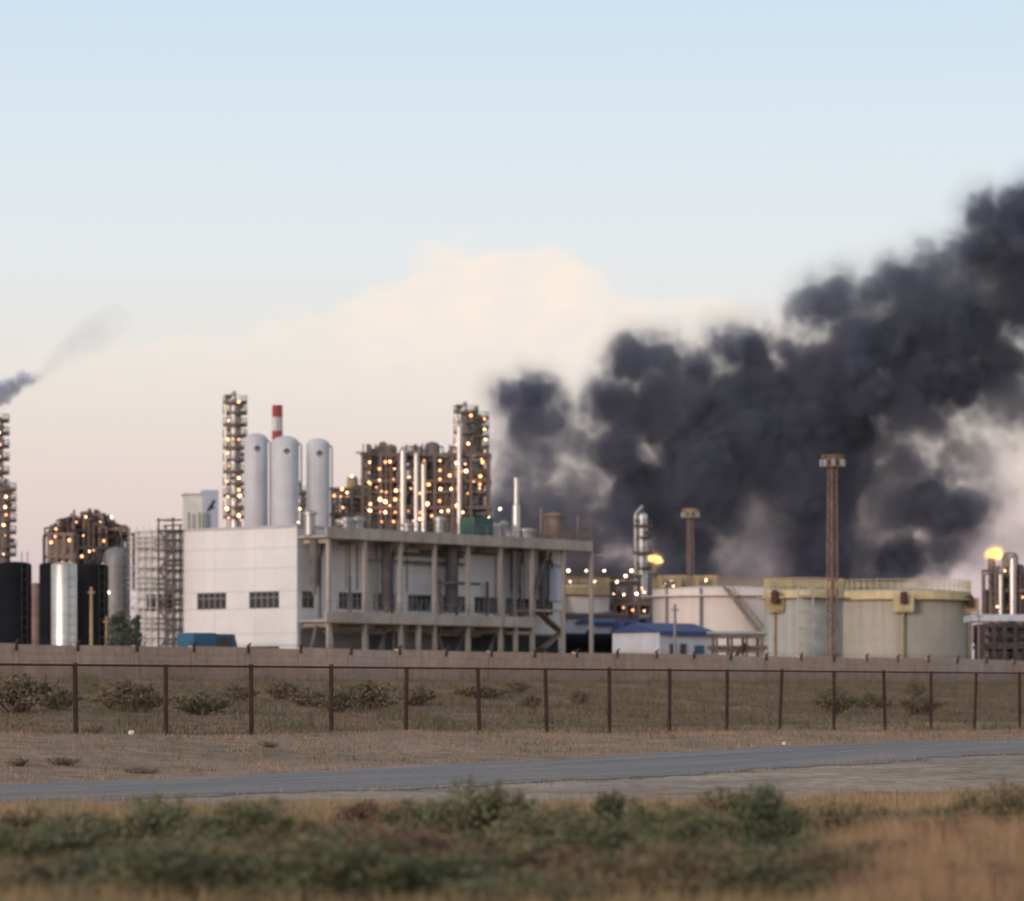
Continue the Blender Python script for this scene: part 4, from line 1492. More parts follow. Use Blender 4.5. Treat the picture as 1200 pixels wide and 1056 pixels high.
def leaf_cloud(g, cen, size, cols, slim=0.45):
    """one small rhombic leaf for each centre"""
    n = len(cen)
    d = g.normal(size=(n, 3))
    d[:, 2] += 0.5
    d /= np.linalg.norm(d, axis=1, keepdims=True)
    e = np.cross(d, g.normal(size=(n, 3)))
    e /= np.linalg.norm(e, axis=1, keepdims=True)
    s = size * g.uniform(0.6, 1.3, n)[:, None]
    P = np.stack([cen - d * s * 0.5, cen + e * s * slim * 0.5, cen + d * s * 0.5, cen - e * s * slim * 0.5], 1).reshape(-1, 3)
    fc = np.arange(4 * n).reshape(n, 4)
    return P, fc, np.repeat(cols, 4, 0)


PAL = {'green': ((0.130, 0.138, 0.066), (0.225, 0.210, 0.118)), 'dark': ((0.086, 0.104, 0.054), (0.140, 0.150, 0.082)),
       'olive': ((0.185, 0.150, 0.080), (0.270, 0.205, 0.118)), 'brown': ((0.180, 0.110, 0.078), (0.260, 0.160, 0.110)),
       'dull': ((0.180, 0.152, 0.092), (0.240, 0.190, 0.120)), 'bank': ((0.145, 0.148, 0.086), (0.200, 0.176, 0.105))}


def bush_meshes(seed, w, h, pal, n, leaf, slim=0.4, upright=0.0):
    """foliage and stems of a weed bush about w wide and h tall, uneven: many sprays round a clump of stems"""
    g = np.random.default_rng(seed)
    ns = 34
    ang = g.uniform(0, 2 * np.pi, ns)
    lean = g.uniform(0.05, 1.0, ns) ** 0.7 * (1 - upright)
    tip = np.stack([np.cos(ang) * lean * w / 2, np.sin(ang) * lean * w / 2, h * (1.0 - 0.45 * lean ** 2) * g.uniform(0.62, 1.05, ns)], 1)
    base = np.stack([np.cos(ang) * 0.12 * w * lean, np.sin(ang) * 0.12 * w * lean, np.zeros(ns)], 1)
    st = MB()
    for b, t in zip(base, tip):
        mid = (b + t) / 2 + np.array([0, 0, h * 0.06])
        st.cyl(b, mid, 0.011 * h + 0.003, 0.007 * h + 0.002, 4, False)
        st.cyl(mid, t, 0.007 * h + 0.002, 0.002 * h + 0.001, 4, False)
    k = g.integers(0, ns, n)
    t = g.uniform(0.18, 1.0, n) ** 0.75
    cen = base[k] * (1 - t)[:, None] + tip[k] * t[:, None] + np.stack([np.zeros(n), np.zeros(n), h * 0.24 * t * (1 - t)], 1)
    cen += g.normal(size=(n, 3)) * (0.035 + 0.045 * (1 - t))[:, None] * np.array([w, w, h * 0.9])
    cen[:, 2] = np.abs(cen[:, 2])
    c0, c1 = np.array(PAL[pal][0]), np.array(PAL[pal][1])
    clump = g.uniform(0, 1, ns)[k]
    mixv = np.clip(0.65 * clump + 0.35 * g.uniform(0, 1, n), 0, 1)[:, None]
    cols = (c0 * (1 - mixv) + c1 * mixv) * g.uniform(0.75, 1.25, n)[:, None]
    P, fc, cl = leaf_cloud(g, cen, leaf, cols, slim)
    return tri_mesh('foliage', P, fc, cl, 'leaf'), st.mesh('stem', 'bark', 0)


ORD = ['first', 'second', 'third', 'fourth', 'fifth', 'sixth', 'seventh', 'eighth', 'ninth', 'tenth', 'eleventh', 'twelfth', 'thirteenth', 'fourteenth',
       'fifteenth', 'sixteenth', 'seventeenth', 'eighteenth', 'nineteenth', 'twentieth', 'twenty-first', 'twenty-second', 'twenty-third', 'twenty-fourth', 'twenty-fifth', 'twenty-sixth']


def place_bush(variant, loc, w, h, label, group, name='shrub', cat='shrub'):
    fo, st, vw, vh = variant
    root = thing(name, label, cat, loc, random.uniform(0, 6.28), group)
    root.scale = (w / vw, w / vw, h / vh)
    link('foliage', fo, root)
    link('stem', st, root)
    return root


def build_foreground():
    V = {}
    for i, (pal, up) in enumerate((('green', 0), ('dark', 0), ('olive', 0.1), ('brown', 0.15))):
        V[pal] = [bush_meshes(100 + i * 10 + j, 1.2, 0.9, pal, 5200, 0.050, 0.42, up) + (1.2, 0.9) for j in range(2)]
    V['stalk'] = [bush_meshes(170, 0.4, 0.9, 'brown', 900, 0.045, 0.35, 0.5) + (0.4, 0.9)]
    V['spire'] = [bush_meshes(180, 0.6, 0.9, 'dark', 2600, 0.05, 0.42, 0.45) + (0.6, 0.9)]
    look = {'green': 'grey-green leafy shrub', 'dark': 'dark green leafy shrub', 'olive': 'olive dry weed shrub', 'brown': 'reddish brown dry shrub',
            'stalk': 'thin brown weed stalk', 'spire': 'narrow dark green shrub'}
    spots = [(28, 948, 44, 120, 'olive'), (112, 962, 42, 150, 'green'), (185, 957, 40, 160, 'green'), (255, 985, 36.5, 175, 'dark'), (340, 985, 38, 130, 'green'),
             (405, 1000, 35, 150, 'green'), (438, 928, 46, 110, 'brown'), (505, 952, 42, 130, 'green'), (565, 946, 41, 140, 'green'), (607, 918, 47, 34, 'stalk'),
             (640, 975, 37, 150, 'green'), (712, 918, 44, 66, 'spire'), (765, 946, 41, 150, 'green'), (700, 992, 34.5, 170, 'green'), (890, 944, 39, 110, 'dark'),
             (850, 930, 49, 90, 'olive'), (1022, 945, 48, 100, 'olive'), (1096, 950, 46, 64, 'dark'), (1182, 930, 46, 100, 'olive'), (560, 1012, 32.5, 190, 'olive'),
             (120, 1012, 32.5, 210, 'dark'), (955, 1018, 33, 110, 'green'), (1175, 1002, 34, 100, 'green'), (800, 985, 36, 110, 'green'), (320, 1018, 32.5, 170, 'olive'),
             (0, 985, 35, 150, 'green'), (930, 950, 47, 90, 'olive'), (460, 985, 37, 130, 'olive'), (860, 1010, 33, 140, 'olive'),
             (70, 985, 36, 170, 'green'), (160, 985, 35, 190, 'olive'), (290, 965, 38, 150, 'green'), (225, 1005, 33, 190, 'green'), (380, 985, 36, 150, 'dark'),
             (470, 1005, 33.5, 180, 'brown'), (530, 975, 37, 170, 'dark'), (610, 1000, 34, 190, 'olive'), (735, 965, 38, 160, 'dark'), (780, 1010, 33, 180, 'green'),
             (660, 950, 43, 100, 'olive'), (905, 985, 35, 140, 'dark'), (990, 965, 43, 110, 'olive'), (1060, 960, 44, 100, 'olive'), (1140, 945, 47, 90, 'olive'),
             (680, 1015, 32.5, 190, 'brown'), (1040, 1000, 35, 130, 'brown'), (1110, 990, 37, 120, 'brown'), (820, 950, 43, 110, 'green'), (380, 960, 42, 90, 'brown'),
             (30, 1010, 30.5, 230, 'olive'), (110, 1000, 31, 220, 'dark'), (210, 1012, 30, 240, 'green'), (300, 1000, 31, 220, 'olive'), (400, 1015, 30, 230, 'green'), (495, 1008, 30.5, 230, 'dark'),
             (590, 1020, 29.5, 230, 'green'), (690, 1012, 30.5, 220, 'olive'), (790, 1018, 30, 200, 'olive'), (880, 1022, 30, 180, 'green'), (960, 1000, 31.5, 150, 'olive'), (1060, 1015, 30, 190, 'brown'), (1150, 1018, 30, 190, 'olive')]
    spots.sort(key=lambda s: s[0])
    cnt = {}
    tot = {}
    for s in spots:
        tot[s[4]] = tot.get(s[4], 0) + 1
    for x, yt, Y, wpx, kind in spots:
        X = PX(x, Y)
        gz = float(ground_z(*to_uv(X, Y)))
        h = max(0.35, PZ(yt, Y) - gz)
        i = cnt.get(kind, 0)
        cnt[kind] = i + 1
        lab = look[kind] + (' in front of the road' if tot[kind] == 1 else f' in front of the road, {ORD[i]} of its colour from the left')
        place_bush(V[kind][i % len(V[kind])], (X, Y, gz - 0.03), wpx * 1.2 * Y / F, h * (0.92 if kind in ('stalk', 'spire') or (kind == 'brown' and Y > 44) else 1.25 * (0.85 + 0.55 * random.random())), lab, 'shrubs in front of the road')


build_foreground()


def build_bank_shrubs():
    V = [bush_meshes(300 + j, 2.0, 1.1, p, 1700, 0.14, 0.45) + (2.0, 1.1) for j, p in enumerate(('dull', 'bank', 'dull', 'bank'))]
    spots = [(22, 793, 834, 90, 0), (66, 803, 832, 50, 1), (150, 800, 834, 95, 0), (168, 806, 834, 45, 1), (232, 812, 837, 66, 3), (282, 800, 822, 40, 2), (368, 806, 830, 50, 2), (330, 797, 820, 36, 2), (395, 806, 834, 45, 3),
             (432, 800, 833, 80, 0), (485, 803, 826, 45, 2), (562, 803, 818, 60, 2), (606, 796, 813, 24, 2), (622, 814, 831, 28, 0), (678, 810, 826, 28, 0),
             (978, 806, 836, 46, 1), (1022, 812, 832, 40, 3), (1078, 812, 838, 44, 1), (1074, 797, 817, 22, 2)]
    for i, (x, yt, yb, w, k) in enumerate(spots):
        X, Y, z = hit(x, yb)
        where = 'behind the rusty fence'
        place_bush(V[k], (X, Y, z - 0.05), w * 1.35 * Y / F, max(0.4, (yb - yt) * Y / F * 1.1),
                   f'{("dull olive", "dark green", "dull olive", "grey-green")[k]} shrub on the bank {where}, {ORD[i]} from the left', 'shrubs on the bank')
    Vs = [bush_meshes(330 + j, 1.0, 0.6, p, 700, 0.07, 0.4) + (1.0, 0.6) for j, p in enumerate(('olive', 'dull'))]
    for i, (x, yt, yb, w, k) in enumerate([(72, 884, 897, 60, 1), (22, 886, 898, 40, 0), (165, 899, 907, 55, 1), (315, 868, 876, 34, 0), (112, 848, 860, 30, 1)]):
        X, Y, z = hit(x, yb)
        place_bush(Vs[k], (X, Y, z - 0.03), w * Y / F, max(0.2, (yb - yt) * Y / F),
                   f'small dry tuft on the verge between road and fence, {ORD[[2, 1, 4, 5, 3][i] - 1]} from the left', 'tufts on the verge', 'grass_tuft', 'tuft')


build_bank_shrubs()


def build_trees():
    specs = [(137, 722, 300, 22, 0), (147, 730, 296, 26, 0), (160, 722, 305, 9, 1), (152, 742, 290, 30, 0)]
    labs = ['dark green bushy tree by the purplish grey vessel', 'rounder green tree next to the hall scaffold', 'slim pointed green tree before the pale scaffold', 'lowest green tree just showing over the wall']
    for i, (x, yt, Z, w, k) in enumerate(specs):
        H_ = PZ(yt, Z) - G
        W = max(w * Z / F, 0.7)
        g = np.random.default_rng(500 + i)
        root = thing('tree', labs[i], 'tree', (PX(x, Z), Z, G), 0, 'small trees behind the wall')
        tr = MB().cyl((0, 0, 0), (0.05, 0, H_ * 0.55), 0.11, 0.06, 8, False).cyl((0.05, 0, H_ * 0.55), (0, 0, H_ * 0.95), 0.06, 0.015, 6, False)
        cl = []
        for j in range(14):
            t = 0.25 + 0.7 * j / 14
            a = j * 2.4
            rr = W / 2 * (0.9 - 0.6 * t) * 1.1
            q = np.array([math.cos(a) * rr, math.sin(a) * rr, H_ * (t + 0.08)])
            tr.cyl((0.03, 0, H_ * t * 0.95), tuple(q), 0.03, 0.01, 5, False)
            cl.append((q, W * 0.26 * g.uniform(0.7, 1.3)))
        tr.build('trunk', 'bark', root)
        cen = np.concatenate([c + g.normal(size=(170, 3)) * r * np.array([1, 1, 0.9]) * 0.62 for c, r in cl] + [np.array([0, 0, H_ * 0.92]) + g.normal(size=(120, 3)) * W * 0.10 * np.array([1, 1, 1.6])])
        cols = np.array([0.075, 0.092, 0.065]) * g.uniform(0.6, 1.5, (len(cen), 1))
        P, fc, c4 = leaf_cloud(g, cen, 0.20, cols, 0.6)
        link('crown', tri_mesh('crown', P, fc, c4, 'leaf'), root)


build_trees()


def blades(name, u, v, hgt, wid, cols, lean=0.35, label=None):
    """grass: each blade or stalk one slim triangle standing on the ground"""
    n = len(u)
    X, Y = to_xy(u, v)
    Z = ground_z(u, v) - 0.01
    a = rng.uniform(0, 2 * np.pi, n)
    b = rng.uniform(0, 2 * np.pi, n)
    P0 = np.stack([X, Y, Z], 1)
    side = np.stack([np.cos(a), np.sin(a), np.zeros(n)], 1) * (wid / 2)[:, None]
    tip = P0 + np.stack([np.cos(b) * hgt * lean * rng.uniform(0, 1, n), np.sin(b) * hgt * lean * rng.uniform(0, 1, n), hgt], 1)
    P = np.stack([P0 - side, P0 + side, tip], 1).reshape(-1, 3)
    me = tri_mesh(name, P, np.arange(3 * n).reshape(n, 3), np.repeat(cols, 3, 0), 'grass')
    o = link(name, me)
    tag(o, label, 'grass', None, 'stuff')
    return o


def patch(u, v, s, ph=0.0):
    return 0.5 + 0.5 * np.clip(0.8 * (np.sin(u * s + ph) * np.sin(v * s * 1.2 + ph * 2) + 0.7 * np.sin((u + v) * s * 1.9 + ph) * np.sin((u - v) * s * 1.4 + 1.3 * ph)), -1, 1)


def mixc(a, b, t):
    return np.array(a) * (1 - t)[:, None] + np.array(b) * t[:, None]


def build_grass():
    # foreground, before the road
    n = 270000
    Y = rng.uniform(26, 68, n)
    k = rng.uniform(-0.24, 0.24, n)
    X = k * Y
    u, v = to_uv(X, Y)
    ok = (v < shoulder_edge(u) + 0.3 + 1.3 * rng.normal(size=n) * (rng.uniform(0, 1, n) < 0.5))
    u, v, X, Y, k = u[ok], v[ok], X[ok], Y[ok], k[ok]
    p1, p2 = patch(u, v, 0.9, 0.3), patch(u, v, 2.6, 1.7)
    px = 600 + F * k
    red = smooth(930, 1080, px) * smooth(47, 38, Y)
    cols = mixc((0.230, 0.175, 0.100), (0.400, 0.275, 0.158), p1)
    cols = cols * (1 - 0.75 * red)[:, None] + np.array([0.400, 0.245, 0.145]) * (0.75 * red)[:, None]
    gr = np.clip(p2 * 1.6 - 0.85, 0, 1) * (1 - red) * smooth(1000, 700, px)
    cols = cols * (1 - gr)[:, None] + np.array([0.125, 0.135, 0.068]) * gr[:, None]
    cols *= rng.uniform(0.7, 1.3, len(u))[:, None]
    h = (0.12 + 0.15 * p1 + 0.18 * red + 0.06 * p2) * rng.uniform(0.5, 1.35, len(u)) * np.where(v > shoulder_edge(u) - 3, 0.6, 1.0)
    blades('grass', u, v, h, rng.uniform(0.008, 0.018, len(u)), cols, 0.6, 'tall dry grass and weeds in front of the road')
    # fringes where grass and dust creep over the edges of road and gravel
    n = 26000
    u = rng.uniform(30, 130, n)
    v = np.where(rng.uniform(0, 1, n) < 0.55, shoulder_edge(u) + rng.normal(size=n) * 0.55, np.where(rng.uniform(0, 1, n) < 0.6, V_ROAD1 + rng.normal(size=n) * 0.35, V_ROAD0 - 0.4 + rng.normal(size=n) * 0.5))
    clump = patch(u, v, 3.1, 0.7) * patch(u, v, 0.9, 2.2)
    ok = rng.uniform(0, 1, n) < clump * 2.2
    u, v, clump = u[ok], v[ok], clump[ok]
    cols = mixc((0.360, 0.255, 0.160), (0.210, 0.170, 0.098), rng.uniform(0, 1, len(u))) * rng.uniform(0.7, 1.3, len(u))[:, None]
    blades('grass', u, v, (0.04 + 0.16 * clump) * rng.uniform(0.4, 1.5, len(u)), rng.uniform(0.012, 0.03, len(u)), cols, 0.9, 'ragged dry grass along the edges of road and gravel')
    # verge between the road and the fence
    n = 90000
    v = rng.uniform(49.5, 63.5, n)
    u = rng.uniform(40, 150, n)
    p1, p2 = patch(u, v, 0.7, 2.0), patch(u, v, 2.2, 0.4)
    keep = rng.uniform(0, 1, n) < 0.25 + 0.75 * p2 * smooth(49.5, 52, v)
    u, v, p1, p2 = u[keep], v[keep], p1[keep], p2[keep]
    cols = mixc((0.360, 0.245, 0.165), (0.260, 0.180, 0.115), p1) * rng.uniform(0.7, 1.3, len(u))[:, None]
    weed = np.clip((patch(u, v, 0.8, 4.1) - 0.62) * 4, 0, 1) * (rng.uniform(0, 1, len(u)) < 0.5)
    cols = cols * (1 - weed)[:, None] + np.array([0.130, 0.135, 0.072]) * weed[:, None] * rng.uniform(0.7, 1.3, len(u))[:, None]
    blades('grass', u, v, (0.03 + 0.07 * p2 + 0.10 * weed) * rng.uniform(0.4, 1.4, len(u)), rng.uniform(0.015, 0.035, len(u)), cols, 0.8, 'short dry grass on the verge below the rusty fence')
    # bank behind the fence
    n = 390000
    v = 63.2 + (VW - 65) * rng.uniform(0, 1, n) ** 1.1
    u = rng.uniform(60, 300, n)
    kx = to_xy(u, v)
    ok = np.abs(kx[0] / kx[1]) < 0.18
    u, v = u[ok], v[ok]
    p1, p2 = patch(u, v, 0.35, 2.6), patch(u, v, 1.2, 0.9)
    cols = mixc((0.225, 0.168, 0.104), (0.160, 0.142, 0.080), p1)
    cols = cols * (1 - 0.35 * p2)[:, None] + np.array([0.27, 0.19, 0.13]) * (0.35 * p2)[:, None]
    cols *= rng.uniform(0.7, 1.3, len(u))[:, None]
    weed = np.clip((patch(u, v, 0.8, 4.1) - 0.62) * 4, 0, 1) * (rng.uniform(0, 1, len(u)) < 0.5)
    cols = cols * (1 - weed)[:, None] + np.array([0.130, 0.135, 0.072]) * weed[:, None] * rng.uniform(0.7, 1.3, len(u))[:, None]
    blades('grass', u, v, (0.05 + 0.10 * p2 + 0.30 * weed) * rng.uniform(0.5, 1.4, len(u)), rng.uniform(0.03, 0.06, len(u)), cols, 0.9, 'olive dry grass on the bank behind the rusty fence')


build_grass()


def build_litter():
    X, Y, z = hit(154, 861)
    rr = random.Random(3)
    for (x, y, w), lab in (((154, 861, 0.15), 'pale stone on the verge below the second fence post'), ((919, 873, 0.12), 'small white stone beside the road under the fence')):
        X, Y, z = hit(x, y)
        m = MB()
        pr = [(w * 0.5 * math.sin(math.pi * k / 5) * (1 + 0.2 * rr.uniform(-1, 1)), w * 0.45 * (1 - math.cos(math.pi * k / 5))) for k in range(6)]
        m.lathe(pr, 7)
        o = m.build('stone', 'tank_white', None, 20)
        o.location = (X, Y, z - 0.02)
        o.scale = (1.2, 0.8, 1.0)
        tag(o, lab, 'stone')


build_litter()


def build_bird():
    Z = 300
    o = MB()
    o.add([(-0.18, 0, 0.02), (-0.02, 0.05, 0.05), (0.16, 0, 0.0), (-0.02, -0.05, 0.05), (-0.02, 0, -0.06), (0.2, 0, 0.02),
           (0.0, 0.28, 0.16), (-0.1, 0.26, 0.14), (0.0, -0.28, 0.16), (-0.1, -0.26, 0.14)],
          [(0, 1, 4), (1, 2, 4), (2, 3, 4), (3, 0, 4), (0, 3, 1), (1, 3, 2), (1, 6, 7), (1, 7, 6), (3, 9, 8), (3, 8, 9), (1, 6, 2), (3, 2, 8), (1, 7, 0), (3, 0, 9)])
    b = o.build('bird', 'dark_iron', None, 60)
    b.location = (PX(1144, Z), Z, PZ(363, Z))
    b.rotation_euler = (0, 0, 0.8)
    tag(b, 'small dark bird flying before the black smoke', 'bird')


build_bird()


# ------------------------------------------------------------------ smoke
def smoke_mat(name, col, dens):
    m = bpy.data.materials.new(name)
    m.use_nodes = True
    nt = m.node_tree
    nt.nodes.clear()
    o = nt.nodes.new('ShaderNodeOutputMaterial')
    p = nt.nodes.new('ShaderNodeVolumePrincipled')
    p.inputs['Color'].default_value = (*col, 1)
    p.inputs['Density'].default_value = dens
    p.inputs['Anisotropy'].default_value = 0.0
    nt.links.new(p.outputs[0], o.inputs['Volume'])
    return m


def build_smoke(name, label, blobs, Z, depth, R, amp, nscale, soft, mat, vox, fill=0.8, seed=1, detail=5.0):
    """drifting smoke: points sketch the body of the plume, distance to them and billowing noise give the density"""
    g = np.random.default_rng(seed)
    B = np.array([[PX(b[0], Z), b[4] if len(b) > 4 else g.normal() * depth * 0.2, PZ(b[1], Z), b[2] * Z / F, b[3] if len(b) > 3 else 1.0] for b in blobs])
    lo = (B[:, :3] - B[:, 3:4]).min(0)
    hi = (B[:, :3] + B[:, 3:4]).max(0)
    lo[1], hi[1] = -depth * 1.3, depth * 1.3
    ax = [np.arange(lo[k], hi[k] + R, R * (1.0 if k != 1 else 1.5)) for k in range(3)]
    P = np.stack(np.meshgrid(*ax, indexing='ij'), -1).reshape(-1, 3)
    P += g.uniform(-0.45, 0.45, P.shape) * R
    fld = np.full(len(P), -1e9)
    wsum = np.zeros(len(P))
    wtot = np.full(len(P), 1e-9)
    for bx_, by_, bz_, br, bw in B:
        ys = max(1.0, depth * 0.75 / br)
        f = br - np.sqrt((P[:, 0] - bx_) ** 2 + ((P[:, 1] - by_) / ys) ** 2 + (P[:, 2] - bz_) ** 2)
        fld = np.maximum(fld, f)
        k = np.exp(np.clip(f / (R * 0.8), -20, 12))
        wsum += k * bw
        wtot += k
    ok = fld > -R * 0.2
    pts, wts, rds = P[ok], (wsum / wtot)[ok], [np.minimum(R * 0.55 + np.maximum(fld[ok], 0), R * 4)]
    me = bpy.data.meshes.new(name)
    me.from_pydata(pts.tolist(), [], [])
    a = me.attributes.new('weight', 'FLOAT', 'POINT')
    a.data.foreach_set('value', wts.astype(np.float32))
    a = me.attributes.new('reach', 'FLOAT', 'POINT')
    a.data.foreach_set('value', np.concatenate(rds).astype(np.float32))
    me.materials.append(mat)
    o = link(name, me)
    o.location = (0, Z, 0)
    tag(o, label, 'smoke', None, 'stuff')
    lo, hi = pts.min(0) - R - amp, pts.max(0) + R + amp
    ng = bpy.data.node_groups.new(name, 'GeometryNodeTree')
    ng.interface.new_socket('Geometry', in_out='INPUT', socket_type='NodeSocketGeometry')
    ng.interface.new_socket('Geometry', in_out='OUTPUT', socket_type='NodeSocketGeometry')
    N, L = ng.nodes, ng.links
    gi, go = N.new('NodeGroupInput'), N.new('NodeGroupOutput')
    vc = N.new('GeometryNodeVolumeCube')
    vc.inputs['Min'].default_value = tuple(lo)
    vc.inputs['Max'].default_value = tuple(hi)
    for k, ax in enumerate('XYZ'):
        vc.inputs['Resolution ' + ax].default_value = max(8, int((hi[k] - lo[k]) / vox))
    pos = N.new('GeometryNodeInputPosition')

    def mth(op, a, b=None, c=None):
        n = N.new('ShaderNodeMath')
        n.operation = op
        for i, q in enumerate((a, b, c)):
            if q is None:
                continue
            if isinstance(q, (int, float)):
                n.inputs[i].default_value = q
            else:
                L.new(q, n.inputs[i])
        return n.outputs[0]
    # swirl the lookup position a little
    wn = N.new('ShaderNodeTexNoise')
    wn.inputs['Scale'].default_value = nscale * 0.8
    wn.inputs['Detail'].default_value = 3
    L.new(pos.outputs[0], wn.inputs['Vector'])
    sub = N.new('ShaderNodeVectorMath')
    sub.operation = 'SUBTRACT'
    L.new(wn.outputs['Color'], sub.inputs[0])
    sub.inputs[1].default_value = (0.5, 0.5, 0.5)
    sc = N.new('ShaderNodeVectorMath')
    sc.operation = 'MULTIPLY_ADD'
    L.new(sub.outputs[0], sc.inputs[0])
    sc.inputs[1].default_value = (amp * 1.5,) * 3
    L.new(pos.outputs[0], sc.inputs[2])
    pr = N.new('GeometryNodeProximity')
    pr.target_element = 'POINTS'
    L.new(gi.outputs[0], pr.inputs[0])
    L.new(sc.outputs[0], pr.inputs['Sample Position'])
    # billows: rounded cells plus fractal noise
    vo = N.new('ShaderNodeTexNoise')
    vo.inputs['Scale'].default_value = nscale * 2.0
    vo.inputs['Detail'].default_value = 1.0
    L.new(pos.outputs[0], vo.inputs['Vector'])
    billow = mth('ABSOLUTE', mth('MULTIPLY', mth('SUBTRACT', vo.outputs[0], 0.5), 4.0))
    nz = N.new('ShaderNodeTexNoise')
    nz.inputs['Scale'].default_value = nscale * 1.5
    nz.inputs['Detail'].default_value = detail
    nz.inputs['Roughness'].default_value = 0.64
    L.new(pos.outputs[0], nz.inputs['Vector'])
    sn = N.new('GeometryNodeSampleNearest')
    sn.domain = 'POINT'
    L.new(gi.outputs[0], sn.inputs[0])
    L.new(sc.outputs[0], sn.inputs['Sample Position'])

    def sampled(attr):
        si = N.new('GeometryNodeSampleIndex')
        si.data_type = 'FLOAT'
        na = N.new('GeometryNodeInputNamedAttribute')
        na.data_type = 'FLOAT'
        na.inputs['Name'].default_value = attr
        L.new(gi.outputs[0], si.inputs['Geometry'])
        L.new(na.outputs[0], si.inputs['Value'])
        L.new(sn.outputs[0], si.inputs['Index'])
        return si.outputs[0]
    e = mth('SUBTRACT', sampled('reach'), pr.outputs['Distance'])
    e = mth('ADD', e, mth('MULTIPLY', mth('SUBTRACT', billow, 0.38), amp * 0.40))
    e = mth('ADD', e, mth('MULTIPLY', mth('SUBTRACT', nz.outputs[0], 0.47), amp * 2.7))

    def ramp_(v, lo_, hi_, top_):
        q = N.new('ShaderNodeMapRange')
        q.interpolation_type = 'SMOOTHSTEP'
        L.new(v, q.inputs[0])
        q.inputs[1].default_value, q.inputs[2].default_value, q.inputs[4].default_value = lo_, hi_, top_
        return q.outputs[0]
    body = mth('ADD', ramp_(e, 0.0, soft, 1.0), ramp_(e, -soft * 0.9, soft * 0.6, 0.06))
    n2 = N.new('ShaderNodeTexNoise')
    n2.inputs['Scale'].default_value = nscale * 0.9
    n2.inputs['Detail'].default_value = 3
    L.new(sc.outputs[0], n2.inputs['Vector'])
    m2 = N.new('ShaderNodeMapRange')
    L.new(n2.outputs[0], m2.inputs[0])
    for k, q in enumerate((0.34, 0.60, 0.34, 1.25)):
        m2.inputs[k + 1].default_value = q
    dens = mth('MULTIPLY', mth('MULTIPLY', body, sampled('weight')), m2.outputs[0])
    L.new(dens, vc.inputs['Density'])
    sm = N.new('GeometryNodeSetMaterial')
    sm.inputs['Material'].default_value = mat
    L.new(vc.outputs[0], sm.inputs[0])
    L.new(sm.outputs[0], go.inputs[0])
    md = o.modifiers.new('plume', 'NODES')
    md.node_group = ng
    return o


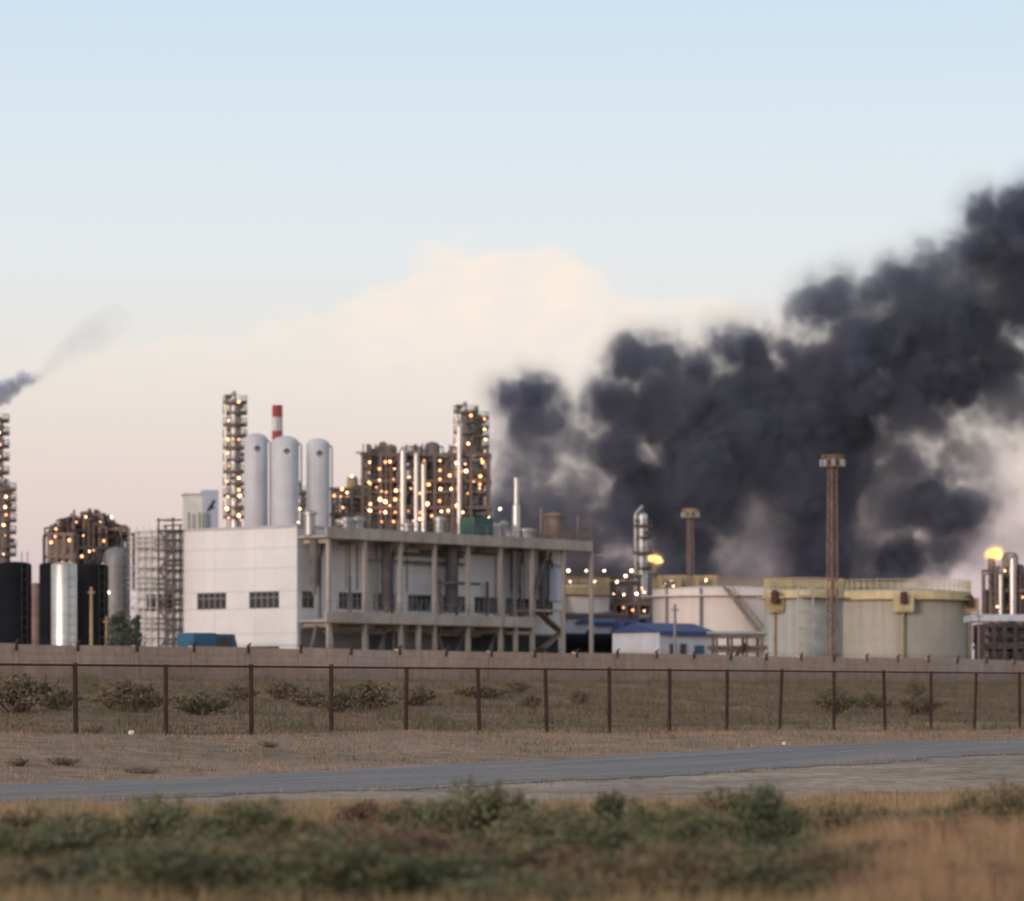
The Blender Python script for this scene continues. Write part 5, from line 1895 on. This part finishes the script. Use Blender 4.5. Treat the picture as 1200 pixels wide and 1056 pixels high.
PLUME = [
    (598, 474, 22), (626, 466, 28), (650, 478, 20), (608, 496, 24), (636, 500, 24), (598, 522, 16, .35), (636, 522, 16, .25),
    (622, 482, 32), (606, 556, 34, .40), (598, 600, 36, .6), (640, 590, 42, .35), (650, 640, 44, .4), (604, 650, 38, .7), (674, 570, 34, .18), (665, 612, 46, .3), (632, 545, 30, .3), (690, 530, 24, .15), (690, 680, 40), (620, 522, 26, .40), (600, 530, 26, .35), (684, 640, 40, .45), (600, 690, 30), (650, 690, 40),
    (740, 432, 34), (718, 470, 34), (772, 428, 32), (780, 480, 55), (724, 530, 40), (760, 590, 60), (716, 620, 44, .8), (720, 680, 40), (800, 650, 55),
    (830, 560, 70), (846, 478, 56), (850, 410, 30), (884, 404, 34), (900, 470, 62), (920, 560, 70), (900, 640, 60, .35), (960, 650, 60), (980, 580, 52, .9),
    (990, 500, 60), (958, 440, 45), (925, 412, 26), (958, 362, 34), (985, 346, 34), (1022, 350, 36), (1040, 404, 50), (1062, 334, 40, .45), (1098, 322, 44, .5), (1066, 376, 44, .9), (1110, 400, 50), (1006, 396, 40), (1080, 446, 50), (1130, 340, 40, .8),
    (1095, 425, 60), (1060, 482, 46), (1140, 380, 58), (1158, 300, 50), (1152, 256, 28), (1186, 268, 40), (1190, 340, 60), (1175, 432, 44), (1204, 244, 30, .8),
    (1246, 300, 64), (1266, 380, 70), (1256, 268, 40), (1240, 450, 40, .7), (1100, 600, 40), (1124, 598, 30), (1066, 650, 36), (1040, 560, 34, .3), (1110, 556, 24, .6),
    (1136, 612, 20, .8), (1040, 672, 30), (1000, 655, 36, .3), (1020, 690, 40, .5), (940, 700, 50), (860, 700, 60, .5), (780, 700, 60), (1180, 520, 24, .12), (1150, 490, 20, .15), (1080, 530, 24, .3),
    (690, 640, 30, .5), (680, 600, 24, .25), (800, 520, 40), (860, 610, 40, .5), (740, 500, 30), (1000, 430, 40), (1020, 460, 40), (930, 500, 50), (880, 530, 60), (1110, 370, 40), (1120, 300, 30, .5),
    (1040, 610, 24, .25), (960, 600, 50), (1010, 550, 40, .7), (820, 440, 34), (1090, 640, 26), (1150, 590, 20, .5), (700, 560, 22, .3), (620, 620, 34), (1130, 450, 40), (1030, 520, 34, .7), (990, 620, 30, .5), (1196, 480, 36, .5), (1100, 500, 36, .6), (1062, 600, 34, .6), (1180, 585, 34, .10), (1200, 640, 44, .06), (1150, 640, 40, .08), (1150, 540, 36, .14), (1110, 640, 34, .5), (1040, 590, 40, .35), (1010, 640, 40, .35), (1090, 580, 40, .7), (1180, 470, 40, .45), (680, 520, 32, .25), (660, 500, 26, .2), (644, 530, 32, .5), (690, 580, 34, .25), (1060, 540, 40, .45), (1120, 530, 34, .3)]
build_smoke('smoke', 'huge plume of black smoke drifting up behind the storage tanks', PLUME, 1500, 34, 4.6, 7.5, 0.030, 9.0,
            smoke_mat('black_smoke', (0.232, 0.248, 0.322), 0.20), 1.1, fill=0.72, seed=4)
WISP = [(-70, 505, 22), (-40, 485, 20), (-20, 472, 17), (0, 461, 15), (14, 452, 12), (26, 446, 10), (36, 444, 8), (46, 440, 9, .16), (56, 432, 12, .10), (66, 424, 15, .07), (78, 414, 18, .055), (92, 404, 22, .045), (106, 394, 25, .04), (120, 384, 26, .035), (134, 374, 22, .03)]
build_smoke('smoke', 'short blue-grey puff of smoke above the lit column at the picture edge', WISP, 800, 3, 0.7, 0.9, 0.22, 1.0,
            smoke_mat('grey_smoke', (0.80, 0.84, 0.97), 0.7), 0.2, seed=9)

def fringe_mat():
    m = bpy.data.materials.new('flame_fringe')
    m.use_nodes = True
    nt = m.node_tree
    nt.nodes.clear()
    N, L = nt.nodes, nt.links
    o = N.new('ShaderNodeOutputMaterial')
    p = N.new('ShaderNodeVolumePrincipled')
    at = N.new('ShaderNodeAttribute')
    at.attribute_name = 'density'
    mu = N.new('ShaderNodeMath')
    mu.operation = 'MULTIPLY'
    mu.inputs[1].default_value = 0.85
    L.new(at.outputs['Fac'], mu.inputs[0])
    L.new(mu.outputs[0], p.inputs['Emission Strength'])
    p.inputs['Emission Color'].default_value = (1.0, 0.48, 0.10, 1)
    p.inputs['Density'].default_value = 0.02
    L.new(p.outputs[0], o.inputs['Volume'])
    return m


FR = fringe_mat()
for f_, bl_, Z_ in FLAMES:
    g_ = build_smoke('fringe', None, bl_, Z_, 0.7, 0.22, 0.35, 1.1, 0.5, FR, 0.07, seed=3)
    g_.parent = f_
    del g_['category']
